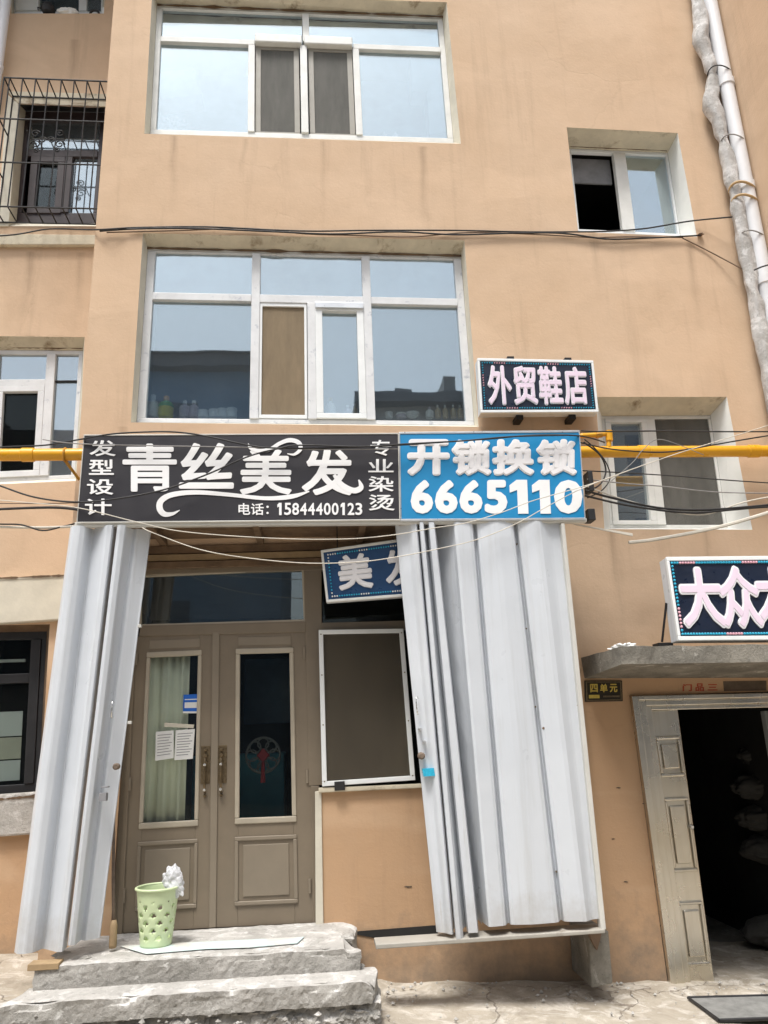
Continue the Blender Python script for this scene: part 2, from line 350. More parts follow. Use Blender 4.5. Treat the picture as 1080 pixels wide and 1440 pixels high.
M['ground'] = n.done(n.bsdf(_c, .93, 0, n.bump(_h, .8, .02), .2))
M['street'] = concrete('grey_street', (.20, .19, .18), (.28, .265, .25), (.36, .34, .31), .3)
M['black'] = plain('black_plastic', (.018, .018, .02), .5, var=.2)
M['iron'] = plain('black_painted_iron', (.012, .011, .012), .55, .2, var=.3)
M['cable'] = plain('black_cable_rubber', (.018, .017, .017), .6, var=.3)
M['cable_grey'] = plain('grey_cable', (.25, .24, .23), .6, var=.2)
M['cable_white'] = plain('dusty_white_cable', (.62, .58, .50), .6, var=.15)
M['cable_brown'] = plain('brown_cable', (.17, .11, .07), .6, var=.2)
M['yellow'] = plain('yellow_gas_pipe_paint', (.72, .35, .012), .35, 0, var=.08, scale=3, bump=.04, dirt=(.42, .20, .03), dirt_amt=.25)
M['yellow_rust'] = plain('rusty_yellow_paint', (.52, .25, .02), .6, 0, var=.2, scale=20, bump=.2, dirt=(.16, .07, .03), dirt_amt=.6, dscale=20)
M['board_black'] = plain('charcoal_sign_vinyl', (.024, .022, .027), .5, 0, var=.12, scale=1.5, bump=.06, bscale=5, dirt=(.040, .038, .042), dirt_amt=.4, dscale=2)
M['board_blue'] = plain('blue_sign_vinyl', (.010, .235, .50), .45, 0, var=.06, scale=1.2, bump=.04, bscale=5)
M['ink_white'] = plain('white_sign_print', (.86, .86, .86), .5, 0, var=.03, bump=0)
M['ink_grey'] = plain('pale_grey_sign_print', (.82, .805, .815), .5, 0, var=.04, bump=0)
M['letter_white'] = plain('white_acrylic_letter', (.84, .84, .86), .35, 0, var=.03, bump=0)
M['letter_pink'] = plain('pale_pink_acrylic', (.78, .65, .765), .4, 0, var=.04, bump=0)
M['led_face'] = plain('dark_navy_sign_face', (.010, .016, .035), .35, 0, var=.2, bump=0)
M['led_face2'] = plain('deep_blue_sign_face', (.012, .055, .15), .35, 0, var=.2, bump=0)
M['led_blue'] = plain('cyan_bead', (.03, .40, .60), .3, 0, var=.2, scale=60, bump=0)
M['led_pink'] = plain('pink_bead', (.75, .42, .50), .3, 0, var=.15, scale=60, bump=0)
M['led_white'] = plain('white_bead', (.80, .80, .78), .3, 0, var=.1, scale=60, bump=0)
M['plaque'] = plain('dark_bronze_plaque', (.035, .028, .018), .35, .4, var=.25, bump=.1)
M['gold'] = plain('gold_plaque_paint', (.62, .47, .09), .45, .2, var=.2, scale=40, bump=0)
M['red_faded'] = plain('faded_red_paint', (.42, .085, .045), .9, 0, var=.2, scale=30, bump=.2, dirt=(.48, .23, .11), dirt_amt=.5, dscale=30)
M['soot'] = plain('dark_painted_patch', (.115, .085, .06), .9, 0, var=.25, scale=12, bump=.2)
M['paper'] = plain('white_paper', (.74, .74, .72), .85, 0, var=.05, bump=.1, bscale=20)
M['paper_cream'] = plain('cream_paper', (.62, .58, .48), .85, 0, var=.08, bump=.1, bscale=20)
M['ink_dark'] = plain('grey_print', (.22, .22, .23), .8, 0, var=.2, bump=0)
M['blue_label'] = plain('blue_label_print', (.015, .13, .55), .4, 0, var=.05, bump=0)
M['curtain'] = plain('pale_green_curtain', (.80, .82, .66), .9, 0, var=.05, scale=3, bump=.1)
M['basket'] = plain('pale_green_plastic', (.56, .66, .40), .4, 0, var=.06, scale=4, bump=.03, dirt=(.40, .47, .29), dirt_amt=.3)
n = NT('translucent_white_plastic')
_t = n.n('ShaderNodeBsdfTransparent'); _d = n.bsdf((.74, .75, .78), .3, 0, n.bump(n.noise(26, 5, .7), .7, .012)); _x = n.n('ShaderNodeMixShader')
n.l(n.ramp(n.noise(18, 5, .7), [(.3, .45), (.7, .9)]), _x.inputs[0]); n.l(_t.outputs[0], _x.inputs[1]); n.l(_d, _x.inputs[2]); M['bag'] = n.done(_x.outputs[0])
M['cyan_board'] = plain('pale_cyan_tile_paint', (.52, .64, .63), .7, 0, var=.08, scale=5, bump=.3, dirt=(.55, .53, .49), dirt_amt=.85, dscale=5)
M['mat'] = plain('dirty_grey_rubber_mat', (.20, .20, .19), .85, 0, var=.25, scale=12, bump=.5, bscale=90, dirt=(.36, .34, .31), dirt_amt=.5, dscale=9)
M['sack'] = plain('dusty_white_sack', (.06, .057, .05), .85, 0, var=.15, scale=10, bump=.4, bscale=30)  # dimness of the hall put into the colour of the white sacks
M['wrap'] = concrete('torn_foil_wrap', (.34, .33, .31), (.62, .61, .60), (.76, .755, .75), .66)
M['pvc'] = plain('white_drainpipe_plastic', (.74, .75, .77), .4, 0, var=.06, scale=2, bump=.04, dirt=(.42, .40, .36), dirt_amt=.3)
M['tape'] = plain('tan_tape', (.46, .31, .15), .6, 0, var=.15, bump=.2)
M['teal'] = plain('teal_plastic', (.03, .20, .26), .5, 0, var=.1, bump=0)
M['red'] = plain('red_knot_silk', (.30, .025, .03), .7, 0, var=.15, bump=0)
M['lattice'] = plain('grey_carved_wood', (.15, .14, .13), .7, 0, var=.2, bump=.1)
M['bottle_white'] = plain('white_bottle_plastic', (.76, .76, .74), .35, 0, var=.04, bump=0)
M['bottle_yellow'] = plain('yellow_bottle_plastic', (.68, .60, .05), .35, 0, var=.06, bump=0)
M['bottle_green'] = plain('green_label', (.10, .38, .10), .45, 0, var=.06, bump=0)
M['bottle_pink'] = plain('pale_lilac_bottle', (.55, .48, .56), .3, 0, var=.06, bump=0)
M['bottle_tan'] = plain('tan_bottle', (.52, .40, .25), .4, 0, var=.08, bump=0)
M['cap_orange'] = plain('orange_cap', (.70, .32, .03), .4, 0, var=.06, bump=0)
M['opp_blue'] = plain('blue_grey_render', (.13, .21, .32), .8, 0, var=.2, scale=.4, bump=0)
M['opp_grey'] = plain('grey_render', (.24, .25, .26), .85, 0, var=.2, scale=.4, bump=0)
M['opp_pane'] = plain('far_window_glass', (.05, .08, .12), .15, 0, var=.2, bump=0)
M['roof'] = plain('dark_roof_edge', (.10, .115, .14), .7, 0, var=.2, bump=0)

# ------------------------------------------------------------------ lettering (built-in font)
_gl = {}
def glyph(txt, off=0.0):
    k = (txt, off)
    if k not in _gl:
        cu = bpy.data.curves.new('text', 'FONT'); cu.body = txt; cu.size = 1; cu.offset = off; cu.resolution_u = 3
        cu.fill_mode = 'FRONT'
        o = bpy.data.objects.new('text', cu); COL.objects.link(o)
        bpy.context.view_layer.update()
        me = bpy.data.meshes.new_from_object(o.evaluated_get(bpy.context.evaluated_depsgraph_get()))
        vs_ = [(v.co.x, v.co.y) for v in me.vertices]; fs = [tuple(p.vertices) for p in me.polygons]
        bpy.data.objects.remove(o); bpy.data.curves.remove(cu); bpy.data.meshes.remove(me)
        _gl[k] = (vs_, fs)
    return _gl[k]
def letters(txt, pts, Y, d, m, parent, off=.03, name='lettering', base=None, thick=.004, tilt=None):
    """fill the pixel quad pts (tl,tr,br,bl) on depth Y with text; base = offset whose bounding box is fitted"""
    vs_, fs = glyph(txt, 0.0); rb = off if base is None else base
    x0 = min(v[0] for v in vs_)-rb; x1 = max(v[0] for v in vs_)+rb; y0 = min(v[1] for v in vs_)-rb; y1 = max(v[1] for v in vs_)+rb
    q = pts if isinstance(pts, Quad) else PQ(pts, Y)
    cnt = set()
    for f in fs:
        for i in range(len(f)): cnt.add((f[i], f[(i+1) % len(f)]))
    rim_ = [(a, b) for (a, b) in cnt if (b, a) not in cnt]
    mb = MB(); n = len(vs_); K = 0 if off <= 0 else 8 if off < .025 else 12
    # bold weight: the stroke outline stamped round a small circle, each stamp a hair lower than the last
    for k in range(K+1):
        sx, sy = (0, 0) if k == K else (off*math.cos(2*math.pi*k/K), off*math.sin(2*math.pi*k/K))
        o = len(mb.v); h = thick*(1-.25*((K-k)/max(1, K)))
        uv = [((x+sx-x0)/(x1-x0), (y1-y-sy)/max(y1-y0, 1e-6)) for x, y in vs_]
        mb.v += [q.p(u, v, d+h) for u, v in uv] + [q.p(u, v, d) for u, v in uv]
        mb.f += [tuple(a+o for a in f) for f in fs] + [(a+o, a+n+o, b+n+o, b+o) for a, b in rim_]
    return mb.build(name, m, parent, fix=False)
def rect(x0, y0, x1, y1): return [(x0, y0), (x1, y0), (x1, y1), (x0, y1)]

# ================================================================== SETTING
def gz(x): return max(-.12, min(.30, .10 - .06*(x-.6)))         # the pavement falls gently to the right
gb = MB(); xs = []; ys = []
x = -40.0
while x < 40: xs.append(x); x += (.06 if -2.9 < x < 4.2 else 4.0 if abs(x) > 9 else 1.0)
xs.append(40.0)
y = -14.0
while y < 1.2: ys.append(y); y += (.06 if y > -1.5 else .6 if y > -3.2 else 2.0)
ys.append(1.2)
for yy in ys:
    for xx in xs:
        n = noise.noise(Vector((xx*2.3, yy*2.3, 0)))*.012 + noise.noise(Vector((xx*9, yy*9, 3)))*.007 + noise.noise(Vector((xx*22, yy*22, 5)))*.004
        w = 1 if yy > -1.8 else .2
        near = max(0, 1-abs(yy+.12)/.25)*.035*max(0, .4+noise.noise(Vector((xx*4, yy*3, 9))))
        gb.v.append(Vector((xx, yy, gz(xx) + n*w + near)))
nx = len(xs)
for j in range(len(ys)-1):
    for i in range(nx-1): gb.f.append((j*nx+i, j*nx+i+1, (j+1)*nx+i+1, (j+1)*nx+i))
tag(gb.build('pavement', M['ground'], smooth=True, fix=False), 'pale dusty uneven concrete pavement along the foot of the building', kind='structure')
tag(MB().add([(-150,-150,-.3),(150,-150,-.3),(150,150,-.3),(-150,150,-.3)], [(0,1,2,3)]).build('ground', M['street'], fix=False), 'grey ground stretching beyond the pavement', kind='structure')

# ------------------------------------------------------------------ the apartment building
bld = thing('apartment_building', (1.2, 0, 0), 'tan stuccoed apartment block with shop on its ground floor', 'building')
def wz(px, Y=0.0): return [tuple(W(a, b, Y)) for a, b in px]
def wallpart(outer, holes, m, name='wall'):
    loops = [[Vector(p) for p in outer]] + [[Vector(p) for p in h] for h in holes]
    tri = tessellate_polygon(loops); mb = MB(); mb.v = [p for l in loops for p in l]; mb.f = [tuple(t) for t in tri]
    # face the street
    f2 = []
    for t in mb.f:
        a, b, c = (mb.v[i] for i in t)
        nn = (b-a).cross(c-a)
        if nn.length < 1e-9: continue
        f2.append(t if nn.y < 0 else t[::-1])
    mb.f = f2
    return mb.build(name, m, bld, fix=False)

YL = .70                                              # recessed wing at the left
W1o = [(214,-9),(628,3),(648,202),(203,188)];   W1f = [(221,5),(622,22),(638,201),(211,188.5)]
W2o = [(201,328),(653,338),(673,600),(184,594)];  W2f = [(208,348),(648,359),(667,598.5),(192,594)]
W3o = [(797,179),(953,187),(980,333),(813,326)];  W3f = [(800,209),(939,215),(957,332.5),(812,325.5)]
W4o = [(838,558),(1022,558),(1058,745),(850,744)]; W4f = [(846,585),(999,584),(1023,743),(858,743)]
W5o = [(-60,472),(119,474),(110,676),(-70,684)];  W5f = [(-52,492),(117,493),(105,673),(-62,681)]
W6o = [(-60,880),(70,878),(56,1116),(-70,1124)];  W6f = [(-52,890),(66,888),(54,1113),(-62,1121)]
W7o = [(14,-90),(152,-90),(146,19),(16,19)];    W7f = [(18,-80),(148,-80),(144,19),(20,19)]
W8o = [(26,146),(150,150),(136,318),(12,318)];  W8f = [(36,156),(148,158),(135,314),(23,314)]
shop = [(188,800),(640,789),(640,1101),(449,1109),(449,1303),(155,1318)]
eTL = W(885, 979); eBL = W(941, 1392)
ent = [(eTL.x, 0, eTL.z), (3.72, 0, eTL.z-.0), (3.72, 0, -.3), (eBL.x, 0, -.3)]
XL, XR = W(130, 380).x, 4.20
wallpart([(XL,0,-.3),(XR,0,-.3),(XR,0,9.9),(XL,0,9.9)], [wz(W1o), wz(W2o), wz(W3o), wz(W4o), wz(shop), ent], M['wall'])
wallpart([(-5.5,YL,-.3),(XL,YL,-.3),(XL,YL,9.9),(-5.5,YL,9.9)], [wz(W5o,YL), wz(W6o,YL), wz(W7o,YL), wz(W8o,YL)], M['wall'])
MB().add([(XL,0,-.3),(XL,YL,-.3),(XL,YL,9.9),(XL,0,9.9)], [(0,1,2,3)]).build('wall', M['wall'], bld, fix=False)
MB().add([(XR,0,-.3),(XR,-.9,-.3),(XR,-.9,9.9),(XR,0,9.9)], [(0,1,2,3)]).build('wall', M['wall'], bld, fix=False)
MB().box(XR+.001, XR+4, -.9, .3, -.3, 9.9).build('wall', M['wall'], bld)
MB().box(-5.5, XR+4, .001, 8, 9.9, 10.1).build('roof', M['roof'], bld)

def reveal(op, Yo, fr, Yf, mj, mh, room=M['room'], depth=1.6, floor=True):
    o = [W(a, b, Yo) for a, b in op]; f = [W(a, b, Yf) for a, b in fr]
    MB().add([o[0], o[1], f[1], f[0]], [(0,1,2,3)]).build('window_head', mh, bld, fix=False)
    MB().add([o[0], f[0], f[3], o[3], o[1], o[2], f[2], f[1], o[3], f[3], f[2], o[2]], [(0,1,2,3),(4,5,6,7),(8,9,10,11)]).build('reveal', mj, bld, fix=False)
    g = [p + Vector((sx*.02, .03, sz*.02)) for p, sx, sz in zip(f, (-1,1,1,-1), (1,1,-1,-1))]
    h = [p + Vector((sx*.25, depth, sz*.35)) for p, sx, sz in zip(f, (-1,1,1,-1), (1,1,-1,-1))]
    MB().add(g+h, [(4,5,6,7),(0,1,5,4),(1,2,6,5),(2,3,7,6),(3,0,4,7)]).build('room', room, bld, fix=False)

def pane(q, u0, u1, v0, v1, par, m, d=-.03, name='pane'):
    return MB().qbox(q, u0, u1, v0, v1, d-.006, d).build(name, m, par)
def bar(q, u0, u1, v0, v1, par, m, d0=-.05, d1=.012, name='mullion', bev=.004):
    return MB().qbox(q, u0, u1, v0, v1, d0, d1).build(name, m, par, bev=bev)

# --- upper large window
Yw = .13
reveal(W1o, 0, W1f, Yw, M['reveal'], M['soffit_cream'], M['room_pale'], 1.2)
q = PQ(W1f, Yw); M['taupe_sash'] = plain('taupe_screen_sash', (.30, .28, .24), .5, 0, var=.08)
fm = M['cream_frame']
w = MB().ring(q, 0, 1, 0, 1, .018, .035, -.06, 0).build('window', fm, bld, bev=.004); w['label'] = 'wide cream framed window of the top floor in view'
bar(q, .018, .335, .266, .305, w, fm, name='transom'); bar(q, .675, .982, .266, .305, w, fm, name='transom')
bar(q, .500, .523, .035, .262, w, fm)
bar(q, .314, .336, .305, .965, w, fm); bar(q, .672, .694, .305, .965, w, fm); bar(q, .490, .514, .30, .965, w, fm, d1=.02)
MB().qbox(q, .336, .497, .235, .30, -.03, .045).build('screen_housing', M['cream_frame'], w, bev=.012, seg=3)
MB().qbox(q, .505, .672, .235, .30, -.03, .045).build('screen_housing', M['cream_frame'], w, bev=.012, seg=3)
for a in ((.018,.498,.035,.266),(.523,.982,.035,.266),(.018,.314,.305,.965),(.694,.982,.305,.965)): pane(q, *a, w, M['glass'])
for u0, u1 in ((.336,.488),(.516,.672)):
    sa = MB().ring(q, u0+.002, u1-.002, .302, .972, .018, .022, -.034, -.012).build('sash', M['taupe_sash'], w, bev=.003)
    pane(q, u0+.02, u1-.02, .325, .95, w, M['screen_grey'], -.018, 'screen')
    pane(q, u0+.02, u1-.02, .325, .95, w, M['glass_dim'], -.05)

# --- middle large window with film on its frame
reveal(W2o, 0, W2f, Yw, M['reveal'], M['soffit_cream'], M['room'], 1.6)
q2 = q = PQ(W2f, Yw); fm = M['film_frame']
w = MB().ring(q, 0, 1, 0, 1, .024, .024, -.06, 0).build('window', fm, bld, bev=.004); w['label'] = 'wide white framed window above the shop signs'
bar(q, .024, .325, .272, .314, w, fm, name='transom'); bar(q, .35, .675, .272, .318, w, fm, name='transom'); bar(q, .70, .976, .272, .314, w, fm, name='transom')
bar(q, .326, .352, .024, .976, w, fm, d1=.016); bar(q, .674, .700, .024, .976, w, fm, d1=.016); bar(q, .499, .524, .318, .976, w, fm, d1=.02)
for a in ((.024,.326,.024,.272),(.352,.674,.024,.272),(.700,.976,.024,.272)): pane(q, *a, w, M['glass'])
for a in ((.024,.326,.314,.976),(.700,.976,.314,.976)): pane(q, *a, w, M['glass2'])
sa = MB().ring(q, .352, .497, .318, .972, .008, .02, -.03, .004).build('sash', M['white_frame'], w, bev=.003)
pane(q, .36, .489, .338, .952, w, M['screen_brown'], -.012, 'screen'); pane(q, .36, .489, .338, .952, w, M['glass_dim'], -.045)
sa = MB().ring(q, .524, .674, .335, .972, .021, .028, -.045, .022).build('sash', M['white_frame'], w, bev=.004)
bar(q, .524, .674, .318, .352, w, M['alu'], -.03, .04, 'sash_rail')
pane(q, .545, .653, .363, .944, w, M['glass2'])

def ragged(x0, y0, x1, y1, Y, th, seed, n=40, name='open_joint'):
    top_ = []; bot_ = []
    for i in range(n+1):
        t_ = i/n; x = x0+(x1-x0)*t_; y = y0+(y1-y0)*t_
        a = th*max(.12, .55+.9*noise.noise(Vector((x*.045+seed, 1, 0)))+.4*noise.noise(Vector((x*.2+seed, 2, 0))))
        top_.append(W(x, y-a*.6, Y)); bot_.append(W(x, y+a*.5, Y))
    MB().slab(top_+bot_[::-1], (0,-.003,0)).build(name, M['wood'], bld)
ragged(206, 349, 650, 360, .115, 4.5, 1); ragged(221, 7, 623, 24, .115, 4, 5); ragged(-40, 487, 117, 489, YL+.10, 6, 9); ragged(802, 206, 938, 212, .215, 2.5, 13); ragged(846, 581, 998, 580, .18, 2.5, 17)
ragged(26, 146, 140, 151, YL-.015, 3, 21); ragged(-40, 815, 100, 809, YL-.075, 4, 27); ragged(-40, 1128, 56, 1119, YL-.062, 6, 31)
# --- small window upper right, left half open
reveal(W3o, 0, W3f, .24, M['white_reveal'], M['soffit_cream'], M['room_dark'], 1.6)
q = PQ(W3f, .24); fm = M['white_frame']
w = MB().ring(q, 0, 1, 0, 1, .02, .03, -.05, 0).build('window', fm, bld, bev=.004); w['label'] = 'small white window with its left half open and dark'
bar(q, .44, .56, .03, .97, w, M['cream_frame'], -.05, .01, 'mullion')
pane(q, .56, .98, .03, .97, w, M['glass'])
MB().qbox(q, .02, .44, .03, .33, -.12, -.10).build('roller_blind', M['ink_dark'], w)

# --- small window lower right, behind the pipe and cables
reveal(W4o, 0, W4f, .20, M['white_reveal'], M['soffit_cream'], M['room_dark'], 1.6)
q = PQ(W4f, .20); fm = M['cream_frame']
w = MB().ring(q, 0, 1, 0, 1, .025, .03, -.05, 0).build('window', fm, bld, bev=.004); w['label'] = 'small cream framed window behind the yellow pipe'
bar(q, .40, .475, .03, .97, w, fm)
sa = MB().ring(q, .025, .40, .03, .97, .05, .035, -.04, .015).build('sash', fm, w, bev=.004)
pane(q, .075, .35, .065, .935, w, M['glass_left']); pane(q, .475, .975, .03, .97, w, M['glass_dim'])
pane(q, .475, .975, .03, .97, w, M['screen_grey'], -.012, 'screen')

# --- recessed wing windows
reveal(W5o, YL, W5f, YL+.12, M['reveal'], M['soffit_cream'], M['room_dark'], 1.5)
q = PQ(W5f, YL+.12); fm = M['film_frame']
w = MB().ring(q, 0, 1, 0, 1, .035, .03, -.06, 0).build('window', fm, bld, bev=.004); w['label'] = 'white framed window of the recessed wing beside the yellow pipe'
bar(q, .70, .775, .03, .97, w, fm); bar(q, .035, .70, .235, .285, w, fm, name='transom')
sa = MB().ring(q, .30, .70, .285, .97, .055, .045, -.04, .015).build('sash', fm, w, bev=.004)
bar(q, .27, .30, .03, .97, w, fm)
bar(q, .775, .965, .235, .248, w, M['iron'], -.03, -.01, 'glazing_bar')
for a in ((.30,.70,.03,.235),(.775,.965,.03,.235)): pane(q, *a, w, M['glass_left'])
pane(q, .775, .965, .248, .97, w, M['glass_left']); pane(q, .355, .645, .33, .925, w, M['glass_dark']); pane(q, .035, .27, .03, .97, w, M['glass_left'])

reveal(W6o, YL, W6f, YL+.12, M['wood'], M['wood'], M['room_dark'], 1.5)
q = PQ(W6f, YL+.12); fm = M['black_frame']
w = MB().ring(q, 0, 1, 0, 1, .06, .05, -.06, 0).build('window', fm, bld, bev=.004); w['label'] = 'black framed ground floor window behind the left shutter'
bar(q, .82, .94, .05, .95, w, fm); bar(q, .06, .82, .27, .33, w, fm, name='transom')
for a in ((.06,.82,.05,.27),(.06,.82,.33,.95)): pane(q, *a, w, M['glass_dark'])
for v0, v1, mm in ((.50,.66,'paper'),(.66,.80,'paper_cream'),(.80,.93,'paper')):
    MB().qbox(q, .30, .73, v0+.004, v1-.004, -.06, -.055).build('taped_paper', M[mm], w)
bar(q, .30, .72, .17, .19, w, M['cream_frame'], -.09, -.07, 'blind_rail')

reveal(W7o, YL, W7f, YL+.15, M['reveal'], M['soffit_cream'], M['room'], 1.3)
q = PQ(W7f, YL+.15)
w = MB().ring(q, 0, 1, 0, 1, .02, .03, -.06, 0).build('window', M['white_frame'], bld, bev=.004); w['label'] = 'white window cut by the top left corner of view'
bar(q, .73, .82, .03, .97, w, M['white_frame']); bar(q, .02, .28, .03, .97, w, M['white_reveal'], -.05, .02, 'side_panel')
pane(q, .82, .98, .03, .97, w, M['glass_left']); pane(q, .28, .73, .03, .97, w, M['glass_dim'])

reveal(W8o, YL, W8f, YL+.20, M['reveal'], M['black_frame'], M['room_dark'], 1.3)
q = PQ(W8f, YL+.20); fm = M['dark_frame']
w = MB().ring(q, 0, 1, 0, 1, .05, .09, -.06, 0).build('window', fm, bld, bev=.005); w['label'] = 'dark brown window behind the black iron cage'
bar(q, .05, .95, .36, .42, w, fm, name='transom'); bar(q, .55, .64, .42, .91, w, fm)
sa = MB().ring(q, .12, .55, .42, .92, .09, .05, -.04, .014).build('sash', fm, w, bev=.005)
pane(q, .05, .95, .09, .36, w, M['glass_left']); pane(q, .64, .95, .42, .91, w, M['glass_left']); pane(q, .21, .46, .47, .87, w, M['glass_dim'])
MB().qbox(q, .66, .93, .44, .91, -.16, -.15).build('net_curtain', M['paper'], w)

# pale surround and bands on the recessed wing
mb = MB(); o = [W(a, b, YL) for a, b in W8o]
qq = PQ([(10,128),(152,132),(152,150),(26,146)], YL-.012)
MB().hexa([qq.p(0,0,0), qq.p(1,0,0), qq.p(1,1,0), qq.p(0,1,0)] + [p+Vector((0,.012,0)) for p in (qq.p(0,0),qq.p(1,0),qq.p(1,1),qq.p(0,1))]).build('lintel_band', M['soffit_cream'], bld, bev=.004)
qq = PQ([(10,132),(26,146),(12,318),(-4,318)], YL-.012)
MB().qbox(qq, 0, 1, 0, 1, -.0119, 0).build('surround', M['reveal'], bld, bev=.004)
qq = PQ([(-70,328),(140,330),(138,344),(-70,344)], YL-.05)
MB().qbox(qq, 0, 1, 0, 1, -.0499, 0).build('sill', M['soffit_cream'], bld, bev=.008)
qq = PQ([(-70,816),(110,808),(108,870),(-70,882)], YL-.07)
MB().qbox(qq, 0, 1, 0, 1, -.0699, 0).build('lintel_beam', M['reveal'], bld, bev=.01)
qq = PQ([(-70,1122),(70,1112),(66,1172),(-70,1182)], YL-.06)
MB().qbox(qq, 0, 1, 0, 1, -.0599, 0).build('sill', M['conc'], bld, bev=.015)

# --- entrance canopy (slab with a clipped corner)
Yc = -.72
fb = [W(874, 934, Yc), W(1140, 932, Yc)]; ft = [W(874, 909, Yc), W(1140, 907, Yc)]
bb = W(822, 954, -.0); rb = W(1140, 954, 0)
z_t = ft[0].z
cn = MB()
pts_b = [bb, fb[0], Vector((4.19, Yc, fb[1].z)), Vector((4.19, 0, rb.z))]
pts_t = [W(817, 925, 0), ft[0], Vector((4.19, Yc, ft[1].z)), Vector((4.19, 0, ft[1].z+.02))]
nseg = 14
def lerpl(a, b, n): return [a.lerp(b, i/n) for i in range(n+1)]
def jit(p, s): return p + Vector((0, noise.noise(p*9)*s, noise.noise(p*7+Vector((5,1,2)))*s))
bl = lerpl(pts_b[0], pts_b[1], 5)[:-1] + lerpl(pts_b[1], pts_b[2], 40) + [pts_b[3]]
tl = lerpl(pts_t[0], pts_t[1], 5)[:-1] + lerpl(pts_t[1], pts_t[2], 40) + [pts_t[3]]
tl = [jit(p, .018) for p in tl]; n = len(bl)
cn.v = bl + tl
cn.f = [tuple(range(n)), tuple(reversed(range(n, 2*n)))] + [(i, (i+1) % n, n+(i+1) % n, n+i) for i in range(n)]
cn.build('canopy', M['conc_dark'], bld)

# --- entrance: steel frame, one closed leaf, dark hall
zt = eTL.z; xl0, xl1 = eTL.x, eBL.x
eq = Quad(W(885,979), W(1190,972), Vector((W(1190,972).x+.03, 0, -.10)), W(941,1392))
for k, (a, b, d0, d1) in enumerate(((0,.028,-.04,.05),(.028,.062,-.04,.035),(.062,.088,-.04,.018))):
    fr = MB(); va = a*.62; vb = b*.62
    fr.qbox(eq, a, b, va, 1, d0, d1); fr.qbox(eq, b, 1-b, va, vb, d0, d1); fr.qbox(eq, 1-b, 1-a, va, 1, d0, d1)
    fr.build('door_frame', M['brass'], bld, bev=.006, seg=3)
lq = Quad(W(909,1000,.03), W(953,998,.03), W(1006,1391,.03), W(962,1394,.03))
leaf = MB().qbox(lq, 0, 1, 0, 1, -.05, 0).build('door_leaf', M['brass'], bld, bev=.004); leaf['label'] = 'narrow champagne steel entrance leaf with pressed panels'
for v0, v1 in ((.10,.255),(.33,.60),(.70,.80+.12)):
    ring = MB().ring(lq, .16, .93, v0, v1, .09, .014, -.001, .020).build('panel_border', M['brass'], leaf, bev=.010, seg=3)
    MB().qbox(lq, .30, .80, v0+.03, v1-.03, -.001, .019).build('pressed_panel', M['brass'], leaf, bev=.018, seg=3)
for v in (.06, .30, .62, .82):
    a = lq.p(.03, v, .012); b = lq.p(.03, v+.07, .012); MB().tube([a, b], .009, 8).build('hinge', M['bronze'], leaf, smooth='auto')
MB().lathe((0,0,0), [(.018,0),(.02,.01),(.012,.02)], 12)
kn = lq.p(.88, .44, .0); MB().tube([kn, kn+Vector((0,-.03,0)), kn+Vector((0,-.045,0))], [.012,.02,.012], 12).build('lock_knob', M['chrome'], leaf, smooth='auto')
# hall
hx0, hx1 = eTL.x-.3, 3.9
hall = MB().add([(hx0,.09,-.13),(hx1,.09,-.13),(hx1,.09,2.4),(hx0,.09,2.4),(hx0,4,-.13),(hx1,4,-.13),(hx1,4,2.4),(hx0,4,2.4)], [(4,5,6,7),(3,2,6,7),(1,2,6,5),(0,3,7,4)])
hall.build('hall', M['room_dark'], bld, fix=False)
MB().box(hx0, hx1, .0, 4, -.20, -.115).build('hall_floor', M['conc_dark'], bld)
MB().box(xl1, 3.72, -.10, .06, -.12, -.085).build('door_sill', M['alu'], bld, bev=.006)

# --- shop front: opening lined with taupe timber, two door leaves, transom light, side window
Yd = .05
# room behind the shop
p0 = W(150, 800, .12); p1 = W(650, 790, .12)
rx0, rx1, rz0, rz1 = XL+.03, p1.x+.25, .47, p0.z+.02
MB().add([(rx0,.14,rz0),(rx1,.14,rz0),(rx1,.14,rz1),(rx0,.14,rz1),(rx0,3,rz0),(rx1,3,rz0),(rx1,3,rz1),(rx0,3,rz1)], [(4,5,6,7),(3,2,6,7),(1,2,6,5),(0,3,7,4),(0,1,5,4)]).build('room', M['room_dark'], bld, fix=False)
sf = [W(a, b, 0) for a, b in shop]; sb = [p+Vector((0, .15, 0)) for p in sf]
mb = MB(); ns = len(sf); mb.v = sf+sb; mb.f = [(i, (i+1) % ns, ns+(i+1) % ns, ns+i) for i in range(ns)]; mb.build('reveal', M['wood'], bld, fix=False)
def pbar(px, Y, d0, d1, name, m, par, bev=.004):
    return MB().qbox(PQ(px, Y), 0, 1, 0, 1, d0, d1).build(name, m, par, bev=bev)
dm = M['door']
fr = pbar([(188,801),(640,789),(640,797),(188,809)], Yd, -.06, .01, 'door_frame', dm, bld); fr['label'] = 'taupe timber frame of the shop door'
pbar([(198,880),(430,874),(430,889),(196,895)], Yd, -.06, .012, 'transom_rail', dm, fr)
pbar([(427,797),(452,796),(454,1104),(434,1105)], Yd, -.055, .008, 'post', dm, fr)
pbar([(437,1105),(449,1105),(449,1303),(441,1303)], Yd, -.055, .009, 'post', dm, fr)
pbar([(176,809),(196,808),(172,1316),(154,1318)], Yd, -.06, .011, 'post', dm, fr)
pbar([(452,876),(640,871),(640,884),(452,887)], Yd, -.06, .011, 'window_rail', dm, fr)
tq = PQ([(196,809),(427,798),(430,874),(196,881)], Yd)
MB().ring(tq, 0, 1, 0, 1, .012, .04, -.03, .004).build('bead', M['bead'], fr, bev=.003)
pane(tq, .012, .988, .04, .96, fr, M['glass_transom'], -.02)
tq = PQ([(454,800),(640,796),(640,872),(454,877)], Yd); pane(tq, 0, 1, 0, 1, fr, M['glass_dark'], -.02)
